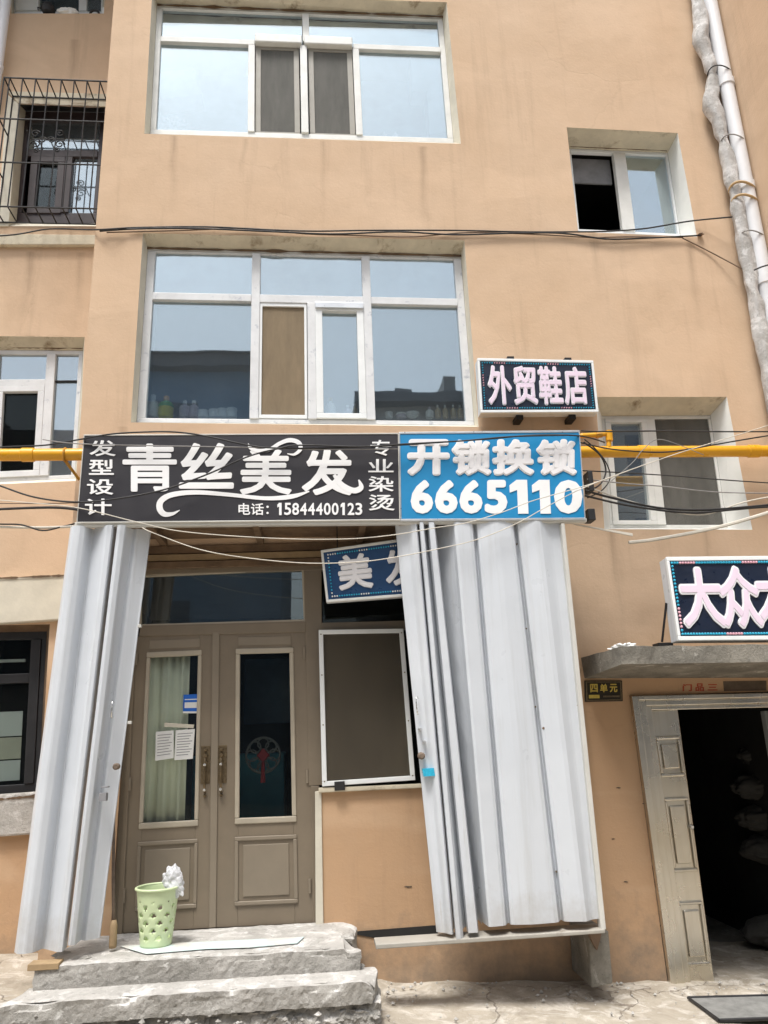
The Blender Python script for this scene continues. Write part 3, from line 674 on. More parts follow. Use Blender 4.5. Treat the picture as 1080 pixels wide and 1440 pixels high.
tq = PQ([(454,888),(640,884),(640,1100),(455,1106)], Yd); pane(tq, 0, 1, 0, 1, fr, M['glass_dark'], -.02)

def door_leaf(px, label, gu0, gu1, side):
    q = PQ(px, Yd)
    gv0, gv1 = .075, .66
    L = MB()
    L.qbox(q, 0, gu0, 0, 1, -.045, 0); L.qbox(q, gu1, 1, 0, 1, -.045, 0)
    L.qbox(q, gu0, gu1, 0, gv0, -.045, 0); L.qbox(q, gu0, gu1, gv1, 1, -.045, 0)
    lf = L.build('door_leaf', dm, bld, bev=.003); lf['label'] = label
    e = .035; ev = .014
    MB().ring(q, gu0-e, gu1+e, gv0-ev, gv1+ev, e+.012, ev+.006, -.02, .012).build('glass_bead', M['bead'], lf, bev=.008, seg=3)
    pane(q, gu0, gu1, gv0, gv1, lf, M['glass_dim'] if side < 0 else M['glass_dark'], -.012, 'glass_pane')
    MB().ring(q, gu0-e, gu1+e, .715, .935, .04, .014, 0, .013).build('panel_moulding', M['door_panel'], lf, bev=.009, seg=3)
    MB().qbox(q, gu0+.05, gu1-.05, .742, .908, 0, .008).build('panel', M['door_panel'], lf, bev=.006, seg=2)
    MB().qbox(q, gu0-.01, gu1+.01, .018, .05, 0, .006).build('head_panel', M['door_panel'], lf, bev=.004)
    # ornate pull
    hu = .905 if side < 0 else .075
    MB().qbox(q, hu-.055, hu+.055, .405, .535, 0, .005).build('handle_plate', M['bronze'], lf, bev=.002)
    a = q.p(hu, .425, .0); b = q.p(hu, .565, .0)
    h = MB(); o = Vector((0, -1, 0))
    h.tube(crom([q.p(hu,.445,.005), q.p(hu,.455,.035), q.p(hu,.49,.045), q.p(hu,.53,.045), q.p(hu,.555,.035), q.p(hu,.565,.0)], 4), [.006+.004*math.sin(k*.6)**2 for k in range(21)], 8)
    for vv, rr in ((.42,.014),(.44,.018),(.462,.014),(.575,.012)):
        c = q.p(hu, vv, .012); h.lathe(c-Vector((0,0,rr)), [(rr*.3,0),(rr*.9,rr*.5),(rr,rr),(rr*.9,rr*1.5),(rr*.3,rr*2)], 10)
    h.build('handle', M['bronze'], lf, smooth='auto')
    for vv in (.470, .555):
        k = MB(); c = q.p(hu, vv, .045); r_ = .011; k.lathe(c-Vector((0,0,r_)), [(r_*.3,0),(r_*.9,r_*.5),(r_,r_),(r_*.9,r_*1.5),(r_*.3,r_*2)], 10)
        k.build('handle_knob', M['chrome'], lf, smooth='auto')
    hx = .03 if side < 0 else .965
    for vv in (.06, .50, .86):
        MB().tube([q.p(hx, vv, .008), q.p(hx, vv+.045, .008)], .010, 8).build('hinge', M['door_panel'], lf, smooth='auto')
    return q
qL = door_leaf([(190,895),(303,890),(297,1305),(168,1313)], 'left leaf with paper notices behind its glass', .19, .80, -1)
qR = door_leaf([(304,890),(432,887),(442,1298),(298,1305)], 'right leaf with a round red ornament behind its glass', .25, .81, 1)
pbar([(299,889),(309,889),(304,1304),(294,1305)], Yd, .001, .014, 'meeting_stile', M['door_panel'], bld, bev=.005)
pbar([(152,1317),(449,1302),(449,1308),(152,1324)], Yd-.02, -.05, .02, 'threshold', M['conc'], bld, bev=.006)
pbar([(448,1108),(640,1100),(640,1106),(448,1115)], -.035, -.034, .0, 'sill', M['soffit_cream'], bld, bev=.006)
pbar([(443,1113),(452,1112),(455,1303),(444,1304)], -.012, -.0118, .004, 'plaster_edge', M['reveal'], bld, bev=.004)

# screen in front of the side window
sq = PQ([(448,886),(567,884),(584,1097),(453,1106)], -.03)
scr = thing('window_screen', sq.p(.5, 1), 'white framed brown insect screen over the shop side window', 'window screen')
MB().ring(sq, 0, 1, 0, 1, .052, .030, -.012, .012).build('frame', M['white_frame'], scr, bev=.004)
pane(sq, .052, .948, .030, .970, scr, M['screen_dark'], 0, 'mesh')
MB().qbox(sq, .13, .24, .975, 1.03, .0, .03).build('latch', M['black'], scr, bev=.003)
for v in (.03,.3,.62,.97):
    for u in (.026,.974):
        c = sq.p(u, v, .012); MB().tube([c, c+sq.n*.003], .005, 8).build('screw', M['bronze'], scr)

# ================================================================== THINGS
# ------------------------------------------------------------------ canopy of boards that carries the signs
Ys = -.60                                             # face of the sign boards
zs = W(465, 733, Ys).z
can = thing('shop_canopy', (.2, -.3, zs), 'weathered timber soffit under the long sign above the shop door', 'canopy')
xa, xb = W(112, 735, Ys).x, W(818, 730, Ys).x
for k, (y0, y1) in enumerate(((-.565,-.43),(-.425,-.29),(-.285,-.15),(-.145,-.0))):
    MB().box(xa+.03, xb-.03, y0, y1, zs+.03+.006*(k % 2), zs+.055+.006*(k % 2)).build('soffit_board', M['wood'], can, bev=.004)
for xx in (-1.2, -.45, .33, .62, 1.2):
    MB().box(xx, xx+.05, -.56, -.002, zs-.02, zs+.0295).build('joist', M['wood'], can, bev=.004)
for k, (a, b) in enumerate(((768, 779), (780, 789), (790, 799))):
    q = PQ([(188, a+1), (640, a-10), (640, b-10), (188, b+1)], -.02-.012*k); MB().qbox(q, 0, 1, 0, 1, -.019-.011*k, .004).build('fascia_board', M['wood'] if k != 1 else M['wood_pale'], can, bev=.003)
q = PQ([(106,735.5),(824,729.5),(824,735),(106,742)], Ys+.03)
MB().qbox(q, 0, 1, 0, 1, -.03, .02).build('front_rail', M['sheet_edge'], can, bev=.004)

# ------------------------------------------------------------------ main signs
def sign_board(name, px, Y, label, m, m_edge, depth=.10, edge=.006):
    q = PQ(px, Y); t = thing(name, q.p(.5, 1, -depth/2), label, 'sign')
    MB().qbox(q, 0, 1, 0, 1, -depth, 0).build('board', m, t, bev=.003)
    fr = MB(); e = edge
    fr.qbox(q, -e, 1+e, -e*5, 0, -depth, .004); fr.qbox(q, -e, 1+e, 1, 1+e*5, -depth, .004)
    fr.qbox(q, -e, 0, 0, 1, -depth, .004); fr.qbox(q, 1, 1+e, 0, 1, -depth, .004)
    fr.build('edge_trim', m_edge, t, bev=.002); return t
sgn = sign_board('shop_sign', [(119,613),(559.5,610.5),(561.5,730),(109,734)], Ys, 'long charcoal hair salon sign with white characters over the shop door', M['board_black'], M['sheet_edge'], edge=.003)
def zc(txt, x0, y0, x1, y1, off, m=None, par=None, **k):   # from the enlarged view of the sign
    c = lambda x, y: (90+x*.463, 580+y*.463)
    return letters(txt, [c(x0,y0), c(x1,y0), c(x1,y1), c(x0,y1)], Ys, .001, m or M['ink_white'], par or sgn, off, 'character', **k)
for ch, a in zip('发型设计', ((78,85,157,133),(76,143,152,190),(70,203,150,250),(64,262,145,312))): zc(ch, *a, .016)
zc('青', 178, 95, 343, 241, .020); zc('丝', 349, 93, 516, 232, .026)
zc('美', 534, 112, 692, 250, .022); zc('发', 722, 112, 878, 252, .026)
for ch, a in zip('专业染烫', ((930,84,994,132),(924,142,1001,182),(925,194,1001,241),(926,250,1004,298))): zc(ch, *a, .013)
zc('电话：', 530, 276, 622, 312, .014)
def one(q, d, m, par, thick=.004):                    # a bold figure one with its flag
    pts = [(.40,.0),(1,.0),(1,1),(.42,1),(.42,.30),(0,.38),(0,.16)]
    return MB().slab([q.p(u, v, d+thick) for u, v in pts], -q.n*thick).build('character', m, par)
for k, ch in enumerate('15844400123'):
    x0 = 645+k*24; c = lambda x, y: W(90+x*.463, 580+y*.463, Ys)
    if ch == '1': one(Quad(c(x0+3,275), c(x0+16,275), c(x0+16,312), c(x0+3,312)), .001, M['ink_white'], sgn)
    else: zc(ch, x0, 275, x0+21, 312, .020)
def ribbon(pts, wid, name, par, Y, m, d=.0015):
    c = lambda x, y: W(90+x*.463, 580+y*.463, Y)
    P = crom([c(*p) for p in pts], 8); n = len(P)
    ws = crom([Vector((w, 0, 0)) for w in wid], 8)
    mb = MB()
    for i, p in enumerate(P):
        t = (P[min(i+1,n-1)]-P[max(i-1,0)]).normalized(); s_ = Vector((-t.z, 0, t.x))*(ws[i].x*.0024)
        for dd in (d+.003, d):
            mb.v += [p+s_+Vector((0,-dd,0)), p-s_+Vector((0,-dd,0))]
    for i in range(n-1):
        a = 4*i; b = a+4; mb.f += [(a,a+1,b+1,b), (a+1,a+3,b+3,b+1), (a+2,a,b,b+2)]
    mb.build(name, m, par)
ribbon([(352,297),(330,308),(305,309),(291,292),(296,268),(330,250),(400,243),(500,250),(610,261),(690,256),(745,240)], [1,5,8,9,9,8,7,6,6,7,2], 'swash', sgn, Ys, M['ink_white'])
ribbon([(560,95),(566,108),(590,117),(625,113),(655,95),(685,85),(712,92),(718,112),(700,128),(678,126)], [1,5,6,6,6,7,7,6,4,1], 'swash', sgn, Ys, M['ink_white'], .0035)
ribbon([(820,190),(845,222),(880,238),(902,228),(895,205)], [5,9,9,8,2], 'swash', sgn, Ys, M['ink_white'], .0035)

sg2 = sign_board('shop_sign', [(562.5,610.5),(814,608),(822,728),(564.5,730)], Ys, 'blue locksmith sign with white telephone number 6665110', M['board_blue'], M['alu'], edge=.005)
def zb(txt, x0, y0, x1, y1, off, m, d=.001, base=None):
    c = lambda x, y: (540+x*.5, 580+y*.5)
    return letters(txt, [c(x0,y0), c(x1,y0), c(x1,y1), c(x0,y1)], Ys, d, m, sg2, off, 'character', base=base)
for ch, a in zip('开锁换锁', ((68,78,182,176),(192,78,300,176),(306,78,420,176),(430,78,540,176))):
    zb(ch, *a, .055, M['ink_white'], .001, .03); zb(ch, *a, .026, M['ink_grey'], .006, .03)
for k, ch in enumerate('6665110'):
    x0 = [75,143,212,283,352,415,478][k]; x1 = [138,207,277,347,404,467,558][k]
    if ch == '1':
        c = lambda x, y: W(540+x*.5, 580+y*.5, Ys); one(Quad(c(x0,190), c(x1-2,190), c(x1+2,285), c(x0+4,285)), .001, M['ink_white'], sg2)
    else: zb(ch, x0, 190, x1, 285, .045, M['ink_white'])

# ------------------------------------------------------------------ light box signs with bead borders
def beads(q, par, r, nu, nv, mu, mv, pat, d=.004):
    groups = {}
    k = 0
    for (u, v) in [(mu+(1-2*mu)*i/nu, mv) for i in range(nu)] + [(1-mu, mv+(1-2*mv)*i/nv) for i in range(nv)] + [(1-mu-(1-2*mu)*i/nu, 1-mv) for i in range(nu)] + [(mu, 1-mv-(1-2*mv)*i/nv) for i in range(nv)]:
        m = pat(k); k += 1
        mb = groups.setdefault(m, MB()); c = q.p(u, v, d)
        mb.tube([c-q.n*.003, c+q.n*.006, c+q.n*.010], [r, r, r*.5], 6)
    for m, mb in groups.items():
        o = mb.build('bead_border', M[m], par); o['kind'] = 'stuff'
def led_sign(q, label, face, depth, chars, nu, nv, rad, pat, mu, mv, frame_m, offo=.06, fw=(.02,.05), inner='letter_pink'):
    t = thing('light_box_sign', q.p(.5, 1, -depth/2), label, 'sign')
    MB().qbox(q, 0.002, .998, .004, .996, -depth, -.004).build('box', M['sheet'], t, bev=.004)
    MB().qbox(q, fw[0], 1-fw[0], fw[1], 1-fw[1], -.003, .001).build('face', M[face], t)
    MB().ring(q, 0, 1, 0, 1, fw[0], fw[1], -.02, .010).build('frame', M[frame_m], t, bev=.004)
    for ch, u0, u1, v0, v1 in chars:
        qq = Quad(q.p(u0,v0), q.p(u1,v0), q.p(u1,v1), q.p(u0,v1))
        letters(ch, qq, 0, .002, M['letter_white'], t, offo, 'character', base=.03, thick=.012)
        letters(ch, qq, 0, .0145, M[inner], t, .018, 'character_face', base=.03, thick=.003)
    beads(q, t, rad, nu, nv, mu, mv, pat); return t
q = PQ([(671,504),(834,507.5),(841.5,580),(675.5,581)], -.17)
t = led_sign(q, 'small light box sign with four pink characters beside the middle window', 'led_face', .10,
    [(c, .075+i*.216, .275+i*.216, .14, .86) for i, c in enumerate('外贸鞋店')], 44, 18, .0055,
    lambda k: 'led_pink' if (k % 22) in (5,6,7,8,9) else 'led_blue', .04, .085, 'white_frame', .040)
for u, v in ((.34,1.0),(.79,1.0),(.30,-.02),(.80,-.02)):
    a = q.p(u, v, -.05); s_ = -1 if v > .5 else 1
    MB().box(a.x-.03, a.x+.03, -.13, -.001, min(a.z, a.z+s_*.04), max(a.z, a.z+s_*.04)).build('bracket', M['iron'], t, bev=.003)

q = Quad(W(936,783.5,-.62), W(1132,781.5,-.62), W(1157,899.5,-.66), W(953.5,901,-.66))
t = led_sign(q, 'navy light box sign standing on the entrance canopy, cut by the right edge', 'led_face', .12,
    [('大', .055, .352, .14, .85), ('众', .325, .612, .13, .86), ('木', .585, .88, .14, .86)], 48, 20, .0095,
    lambda k: 'led_pink' if (k % 23) in (3,4,5,6,7,8) else 'led_blue', .035, .075, 'white_frame', .050)
a = W(937, 848, -.55); b = W(931, 903, -.50)
MB().tube([a, b], .009, 8).build('prop', M['iron'], t)
MB().box(b.x-.05, b.x+.06, -.55, -.44, b.z-.035, b.z-.008).build('foot', M['iron'], t, bev=.003)

q = Quad(*[W(x, y, Y) for x, y, Y in ((451,774,-.36),(605,752,-.40),(613,836,-.40),(459,847.5,-.36))])
t = led_sign(q, 'tilted blue light box sign hanging under the canopy behind the shutter', 'led_face2', .07,
    [('美', .13, .44, .16, .80), ('发', .56, .87, .16, .80)], 40, 13, .0062,
    lambda k: ['led_white','led_pink','led_blue'][0 if (k % 13) in (0,1,2,3) else 2], .06, .105, 'cream_frame', .036, (.022, .05), 'ink_grey')
for u in (.15, .85):
    a = q.p(u, 0, -.03); MB().tube([a, Vector((a.x, a.y, zs+.03))], .005, 6).build('hanger', M['iron'], t)

# ------------------------------------------------------------------ folding shutters of white profiled sheet
def sheet_leaf(prof, zt_, zb_, par, thick=.016, name='leaf', m=None, sub=1):
    """prof: list of (pixel column at the top, pixel column at the foot, depth top, depth foot)"""
    top = [XZ(a, yt, zt_) for a, b, yt, yb in prof]; bot = [XZ(b, yb, zb_) for a, b, yt, yb in prof]
    nz = 10; mb = MB(); n = len(prof)
    for back in (0, 1):
        for j in range(nz+1):
            for i in range(n):
                p = top[i].lerp(bot[i], j/nz)
                w = noise.noise(Vector((p.x*2.1, p.z*1.3, 4)))*.006
                mb.v.append(p + Vector((0, w + back*thick, 0)))
    N = (nz+1)*n
    for j in range(nz):
        for i in range(n-1):
            a = j*n+i; mb.f.append((a, a+n, a+n+1, a+1)); a += N; mb.f.append((a, a+1, a+n+1, a+n))
        for i in (0, n-1):
            a = j*n+i; mb.f.append((a, a+N, a+N+n, a+n) if i == 0 else (a, a+n, a+N+n, a+N))
    for i in range(n-1):
        mb.f.append((i, i+1, i+1+N, i+N)); a = nz*n+i; mb.f.append((a, a+N, a+N+1, a+1))
    return mb.build(name, m or M['shutter'], par)
def dense(prof, r=.35):                               # soften each fold with a small facet
    out = [prof[0]]
    for i in range(1, len(prof)-1):
        for t_, o in ((-.12, i-1), (.12, i+1)):
            out.append(tuple(prof[i][k] + (prof[o][k]-prof[i][k])*.14 for k in range(4)))
    out.append(prof[-1]); return out
zt_s = zs - .012
# left shutter
lsh = thing('folding_shutter', XZ(80, -.6, .50), 'folded white metal shutter at the left of the shop door', 'shutter', 'folding shutters of the shop')
zb_l = W(60, 1339, -.62).z
A = [(99,20,-.56,-.58),(102,24,-.60,-.63),(112,34,-.61,-.64),(121,47,-.585,-.615),(131,60,-.50,-.53),(138,67,-.535,-.565),(150,80,-.61,-.64),(159,88,-.61,-.64),(164,93,-.52,-.54)]
lf = sheet_leaf(dense(A), zt_s, zb_l, lsh); lf['label'] = 'outer folded leaf with a grey stain down its valley'
B = [(165,95,-.60,-.62),(169,98,-.62,-.64),(177,106,-.60,-.62),(181,110,-.54,-.56),(187,114,-.49,-.51),(193,121,-.505,-.525),(209,137,-.46,-.48),(212,140,-.46,-.48)]
lfB = sheet_leaf(dense(B), zt_s, zb_l+.03, lsh); lfB['label'] = 'inner folded leaf with pull handle and lock'
def on_leaf(x, y, Y): return W(x, y, Y)
c = W(158, 998, -.585)
MB().tube(crom([c+Vector((0,.03,.05)), c+Vector((0,-.012,.045)), c+Vector((0,-.012,-.045)), c+Vector((0,.03,-.05))], 5), .005, 6).build('pull_handle', M['chrome'], lfB, smooth=True)
c = W(163, 1078, -.56); MB().tube([c+Vector((0,.04,0)), c, c+Vector((0,-.012,0))], [.02,.022,.014], 12).build('lock', M['stick'], lfB, smooth='auto')
for (x, y, rr) in ((196,880,.010),(182,1016,.010)):
    c = W(x, y, -.50); MB().box(c.x-.012, c.x+.012, c.y-.004, c.y+.03, c.z-.010, c.z+.010).build('hinge_tab', M['sheet_edge'], lfB, bev=.002)
c = W(144, 1121, -.617)
MB().box(c.x-.022, c.x+.022, c.y-.001, c.y+.05, c.z-.024, c.z+.024).build('stencil_mark', M['ink_dark'], lfB)
c = W(147, 1107, -.615); MB().box(c.x-.02, c.x+.02, c.y-.001, c.y+.05, c.z-.004, c.z+.004).build('stencil_mark', M['ink_dark'], lfB)
# right shutter
rsh = thing('folding_shutter', XZ(720, -.6, .45), 'wide folded white metal shutter at the right of the shop door', 'shutter', 'folding shutters of the shop')
zb_r = W(700, 1305, -.60).z
A = [(556,614,-.50,-.52),(562,619,-.52,-.54),(572,626,-.535,-.555),(578,631,-.57,-.59),(585,636,-.59,-.61),(587,638,-.56,-.58)]
lf1 = sheet_leaf(dense(A), zt_s, zb_r-.02, rsh); lf1['label'] = 'narrow leaf with lock and blue sticker'
sheet_leaf([(589,641,-.57,-.59),(590,642,-.60,-.62),(595,648,-.60,-.62),(596,652,-.57,-.59)], zt_s, zb_r-.045, rsh)['label'] = 'thin folded edge of a shutter leaf'
sheet_leaf([(601,657,-.55,-.57),(603,659,-.60,-.62),(610,672,-.60,-.62),(612,673,-.54,-.56)], zt_s, zb_r-.015, rsh)['label'] = 'second thin folded edge of a shutter leaf'
sheet_leaf(dense([(587,638,-.55,-.57),(590,643,-.34,-.36),(597,651,-.33,-.35),(600,656,-.50,-.52)]), zt_s, zb_r, rsh)['label'] = 'shaded inner fold of the shutter'
sheet_leaf(dense([(596,651,-.55,-.57),(606,664,-.33,-.35),(614,672,-.32,-.34),(620,678,-.45,-.47)]), zt_s, zb_r, rsh)['label'] = 'second shaded inner fold of the shutter'
Bp = [(612,675,-.40,-.42),(634,683,-.53,-.55),(639,688,-.60,-.62),(663,711,-.585,-.605),(667,715,-.51,-.53),(671,719,-.575,-.595),(697,750,-.60,-.62),(720,785,-.585,-.605),(724,789,-.51,-.53),(728,794,-.575,-.595),(757,824,-.605,-.625),(771,833,-.555,-.575),(787,842,-.55,-.57)]
main = sheet_leaf(dense(Bp), zt_s, zb_r+.012, rsh); main['label'] = 'broad ribbed leaf with two rust marks'
q = PQ([(788,737),(793,737),(851,1306),(844,1307)], -.58); MB().qbox(q, 0, 1, 0, 1, -.05, .02).build('side_post', M['sheet_edge'], rsh, bev=.004)
q = PQ([(528,1326),(848,1305),(848,1310.5),(528,1333)], -.58)
ra = q.p(0,0); 
MB().qbox(q, 0, 1, 0, 1, -.14, .04).build('bottom_rail', M['rail_grey'], rsh, bev=.005)
c = W(587, 992, -.575)
MB().tube(crom([c+Vector((.012,.03,.05)), c+Vector((-.008,-.012,.05)), c+Vector((-.004,-.012,-.05)), c+Vector((.012,.03,-.055))], 5), .0045, 6).build('pull_handle', M['chrome'], lf1, smooth=True)
for x, y, rr in ((591,1025,.012),(597,1043,.012),(593,1063,.024)):
    c = W(x, y, -.575); MB().tube([c+Vector((0,.05,0)), c, c+Vector((0,-.01,0))], [rr,rr,rr*.6], 10).build('lock', M['stick'] if rr > .02 else M['alu'], lf1, smooth='auto')
q = PQ([(594,1081),(610,1080),(612,1091),(596,1092)], -.588); MB().qbox(q, 0, 1, 0, 1, -.05, .0).build('sticker', M['led_blue'], lf1)
for x, y in ((765,1024),(775,1075)):
    c = W(x, y, -.585); MB().tube([c+Vector((0,.02,0)), c+Vector((0,-.003,0))], [.017,.008], 9).build('rust_dent', M['cable_brown'], main)
for x0, y0 in ((667,760),(672,870),(686,998),(692,1090),(703,1210),(708,1260),(727,765),(740,884),(753,994),(772,1110),(783,1226),(812,992)):
    c = W(x0, y0, -.556); MB().tube([c+Vector((0,.02,0)), c+Vector((0,-.004,0))], .006, 6).build('rivet', M['bronze'], main)

# pier and plinth beneath the right shutter
pq = PQ([(818,1312),(856,1309),(862,1380),(822,1388)], -.42)
pier = MB().qbox(pq, 0.25, 1, 0, 1.05, -.415, 0).build('pier', M['conc_dark'], None, bev=.01)
tag(pier, 'short dark concrete pier under the right end of the wide shutter', 'pier')
c = W(838, 1316, -.46)
tag(MB().slab([c+Vector((-.05,0,.03)), c+Vector((.05,0,.035)), c+Vector((.03,0,-.02)), c+Vector((-.0,0,-.09)), c+Vector((-.03,0,-.03))], (0,.05,0)).build('rusty_bracket', M['cable_brown'], None, bev=.004), 'rusty torn bracket between wide shutter rail and concrete pier', 'bracket')

# ------------------------------------------------------------------ broken concrete steps
def rough_block(x0, x1, y0, y1, z0, z1, amp, seed, cell=.035, er=.05):
    bm = bmesh.new(); nx_ = max(2, int((x1-x0)/cell)); ny_ = max(2, int((y1-y0)/cell)); nz_ = max(2, int((z1-z0)/cell))
    mb = MB()
    def face(nu, nv, fn):
        o = len(mb.v)
        for j in range(nv+1):
            for i in range(nu+1): mb.v.append(Vector(fn(i/nu, j/nv)))
        for j in range(nv):
            for i in range(nu): mb.f.append((o+j*(nu+1)+i, o+j*(nu+1)+i+1, o+(j+1)*(nu+1)+i+1, o+(j+1)*(nu+1)+i))
    L = lambda a, b, t_: a+(b-a)*t_
    face(nx_, nz_, lambda u, v: (L(x0,x1,u), y0, L(z0,z1,v)))
    face(nx_, ny_, lambda u, v: (L(x0,x1,u), L(y0,y1,v), z1))
    face(ny_, nz_, lambda u, v: (x0, L(y1,y0,u), L(z0,z1,v)))
    face(ny_, nz_, lambda u, v: (x1, L(y0,y1,u), L(z0,z1,v)))
    for i, p in enumerate(mb.v):
        s_ = Vector((seed, seed*2, 0))
        dx = min(p.x-x0, x1-p.x); dy = p.y-y0; dz = z1-p.z
        # erosion of edges: chips bite where noise is high
        chip = max(0, noise.noise(p*5+s_)+.12) + .5*max(0, noise.noise(p*14+s_))
        chip_end = max(0, noise.noise(p*3.1+s_*1.7)+.30)
        e = er*chip
        q_ = p.copy()
        if dz < .03 and dy < .09: q_.z -= e*(1-dy/.09)*.8
        if dy < .03 and dz < .09: q_.y += e*(1-dz/.09)*1.4
        if dx < .12: 
            sgn_ = 1 if p.x-x0 < x1-p.x else -1
            q_.z -= chip_end*.10*(1-dx/.12)*(1 if dz < .06 else 0); q_.x += sgn_*chip_end*.08*(1-dx/.12)
        nn = noise.noise_vector(p*9+s_)*amp*.5 + noise.noise_vector(p*31+s_)*amp*.6
        q_ += nn*(.45 if dz < .004 else 1.0)
        mb.v[i] = q_
    bm.free()
    return mb
def two_tone(o):                                      # pale concrete on level faces, gritty grey concrete on steep ones
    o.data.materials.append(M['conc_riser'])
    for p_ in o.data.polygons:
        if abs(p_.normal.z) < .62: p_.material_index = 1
st = thing('concrete_steps', (-.8, -.6, .2), 'crumbling pale concrete steps in front of the shop door', 'steps')
zP = .50; P_l = G(70, 1345, zP); P_r = G(512, 1335, zP)
yP = -.70
two_tone(rough_block(P_l.x-.02, P_r.x, yP, .03, .10, zP, .010, 3, .02, .034).build('landing', M['conc'], st))
z2 = .375; y2 = G(300, 1394, z2).y
x2l = G(8, 1395, z2).x; x2r = G(536, 1388, z2).x
two_tone(rough_block(x2l, x2r, y2, yP+.06, z2-.115, z2, .010, 11, .02, .034).build('tread', M['conc'], st))
z3 = .262
two_tone(rough_block(x2l+.05, x2r+.01, y2+.02, y2+.35, -.05, z2-.11, .040, 23, .02, .06).build('footing', M['conc'], st))
q = [G(168,1331,zP+.006), G(240,1327,zP+.006), G(330,1323,zP+.006), G(428,1318,zP+.006), G(418,1327,zP+.006), G(350,1333,zP+.006), G(290,1335,zP+.006), G(205,1342,zP+.006)]
tag(MB().slab(q, (0,0,.004)).build('board', M['cyan_board'], None, bev=.002), 'thin pale cyan board lying on the shop landing', 'board')
def chunk(c, r, seed, m, name='concrete_chunk', par=None):
    bm = bmesh.new(); bmesh.ops.create_icosphere(bm, subdivisions=2, radius=r)
    for v in bm.verts:
        k = 1+.55*noise.noise(v.co*(1.6/r)+Vector((seed,0,0)))
        v.co = v.co*k; v.co.z *= .45
    mb = MB(); mb.v = [v.co+Vector(c) for v in bm.verts]; mb.f = [tuple(v.index for v in f.verts) for f in bm.faces]; bm.free()
    return mb.build(name, m, par)
rng = random.Random(5)
for k, (x, y, zz, r) in enumerate(((490,1316,zP,.04),(120,1347,zP,.03),(180,1335,zP,.018),(88,1340,zP,.04),(60,1383,z2,.025),(505,1358,.38,.03))):
    c = G(x, y, zz); chunk((c.x, c.y, c.z-r*.2), r*1.25, k*3.7, M['conc_riser'], 'concrete_chunk', st)
rub = MB()
for k in range(420):
    X = rng.uniform(-2.0, 3.9); Yy = -.04-abs(rng.gauss(0, .22)) if rng.random() < .6 else rng.uniform(-1.3, 0)
    if X < P_r.x+.1 and Yy > -1.0: Yy = -1.05-rng.random()*.3
    r = rng.choice((.004,.006,.008,.010,.016)); c = Vector((X, Yy, gz(X)+.012+r*.2))
    o = len(rub.v)
    vv = [Vector((rng.uniform(.6,1.2)*a, rng.uniform(.6,1.2)*b, rng.uniform(.5,1)*cc))*r for a, b, cc in ((1,0,0),(-1,0,0),(0,1,0),(0,-1,0),(0,0,1),(0,0,-1))]
    rub.add([c+v for v in vv], [(0,2,4),(2,1,4),(1,3,4),(3,0,4),(2,0,5),(1,2,5),(3,1,5),(0,3,5)])
tag(rub.build('gravel', M['conc']), 'small loose stones and crumbs on the pavement by the wall', 'gravel', kind='stuff')

rg2 = random.Random(12); sk_ = MB()
for k in range(260):
    X = rg2.uniform(x2l-.05, x2r+.08); Yy = y2+.03-abs(rg2.gauss(0, .13)); r = rg2.choice((.006,.008,.012,.018,.026)); z0_ = gz(X)+max(0, .09-(y2-Yy)*.45)*rg2.random()
    vv = [Vector((rg2.uniform(.6,1.2)*a, rg2.uniform(.6,1.2)*b, rg2.uniform(.4,.8)*cc))*r for a, b, cc in ((1,0,0),(-1,0,0),(0,1,0),(0,-1,0),(0,0,1),(0,0,-1))]
    sk_.add([Vector((X, Yy, z0_))+v for v in vv], [(0,2,4),(2,1,4),(1,3,4),(3,0,4),(2,0,5),(1,2,5),(3,1,5),(0,3,5)])
tag(sk_.build('rubble', M['conc_riser']), 'broken concrete rubble heaped along the foot of the steps', 'rubble', kind='stuff')
# broken plaster foot of the wall beside the door
q = PQ([(486,1311),(616,1301),(616,1316),(540,1322)], -.006); MB().qbox(q, 0, 1, 0, 1, -.005, 0).build('open_joint', M['room_dark'], bld)
rg = random.Random(3)
for xx, yy, dx in ((575,1247,7),(870,1108,4),(862,1180,3),(880,1240,4),(846,1270,3),(905,1130,3)):
    pts = [W(xx+math.cos(a)*dx*rg.uniform(.4,1.1), yy+math.sin(a)*dx*.28*rg.uniform(.3,1.2), -.002) for a in [2*math.pi*k/9 for k in range(9)]]
    MB().slab(pts, (0,-.001,0)).build('plaster_chip', M['soot'], bld)

# ------------------------------------------------------------------ basket, bag, stick, block
bc = G(219, 1331, zP); bc.z = zP+.012
bas = thing('waste_basket', bc, 'pale green plastic waste basket with leaf shaped holes on the landing', 'basket')
H_, r0, r1 = .335, .098, .135
bm = bmesh.new(); nu, nv = 88, 30
grid = [[None]*nu for _ in range(nv+1)]
for j in range(nv+1):
    for i in range(nu):
        t_ = j/nv; an = 2*math.pi*i/nu; rr = r0+(r1-r0)*t_
        grid[j][i] = bm.verts.new((rr*math.cos(an), rr*math.sin(an), H_*t_))
for j in range(nv):
    for i in range(nu):
        ti, tj = i % 11, j % 5; hole = False; row = j//5
        if 3 <= j < 24:
            ii = (i + (5 if ((j-3)//4) % 2 else 0)) % 11; jj = (j-3) % 4
            hole = (jj == 0 and ii in (4,)) or (jj == 1 and ii in (2,3,4,5,6)) or (jj == 2 and ii in (3,4,5)) 
            if j > 19: hole = hole and ii in (3,4,5)
        if not hole: bm.faces.new((grid[j][i], grid[j][(i+1) % nu], grid[j+1][(i+1) % nu], grid[j+1][i]))
bm.faces.new([grid[0][i] for i in reversed(range(nu))])
me = bpy.data.meshes.new('body'); bm.to_mesh(me); bm.free(); me.materials.append(M['basket']); me.shade_smooth()
o = bpy.data.objects.new('body', me); COL.objects.link(o); o.parent = bas
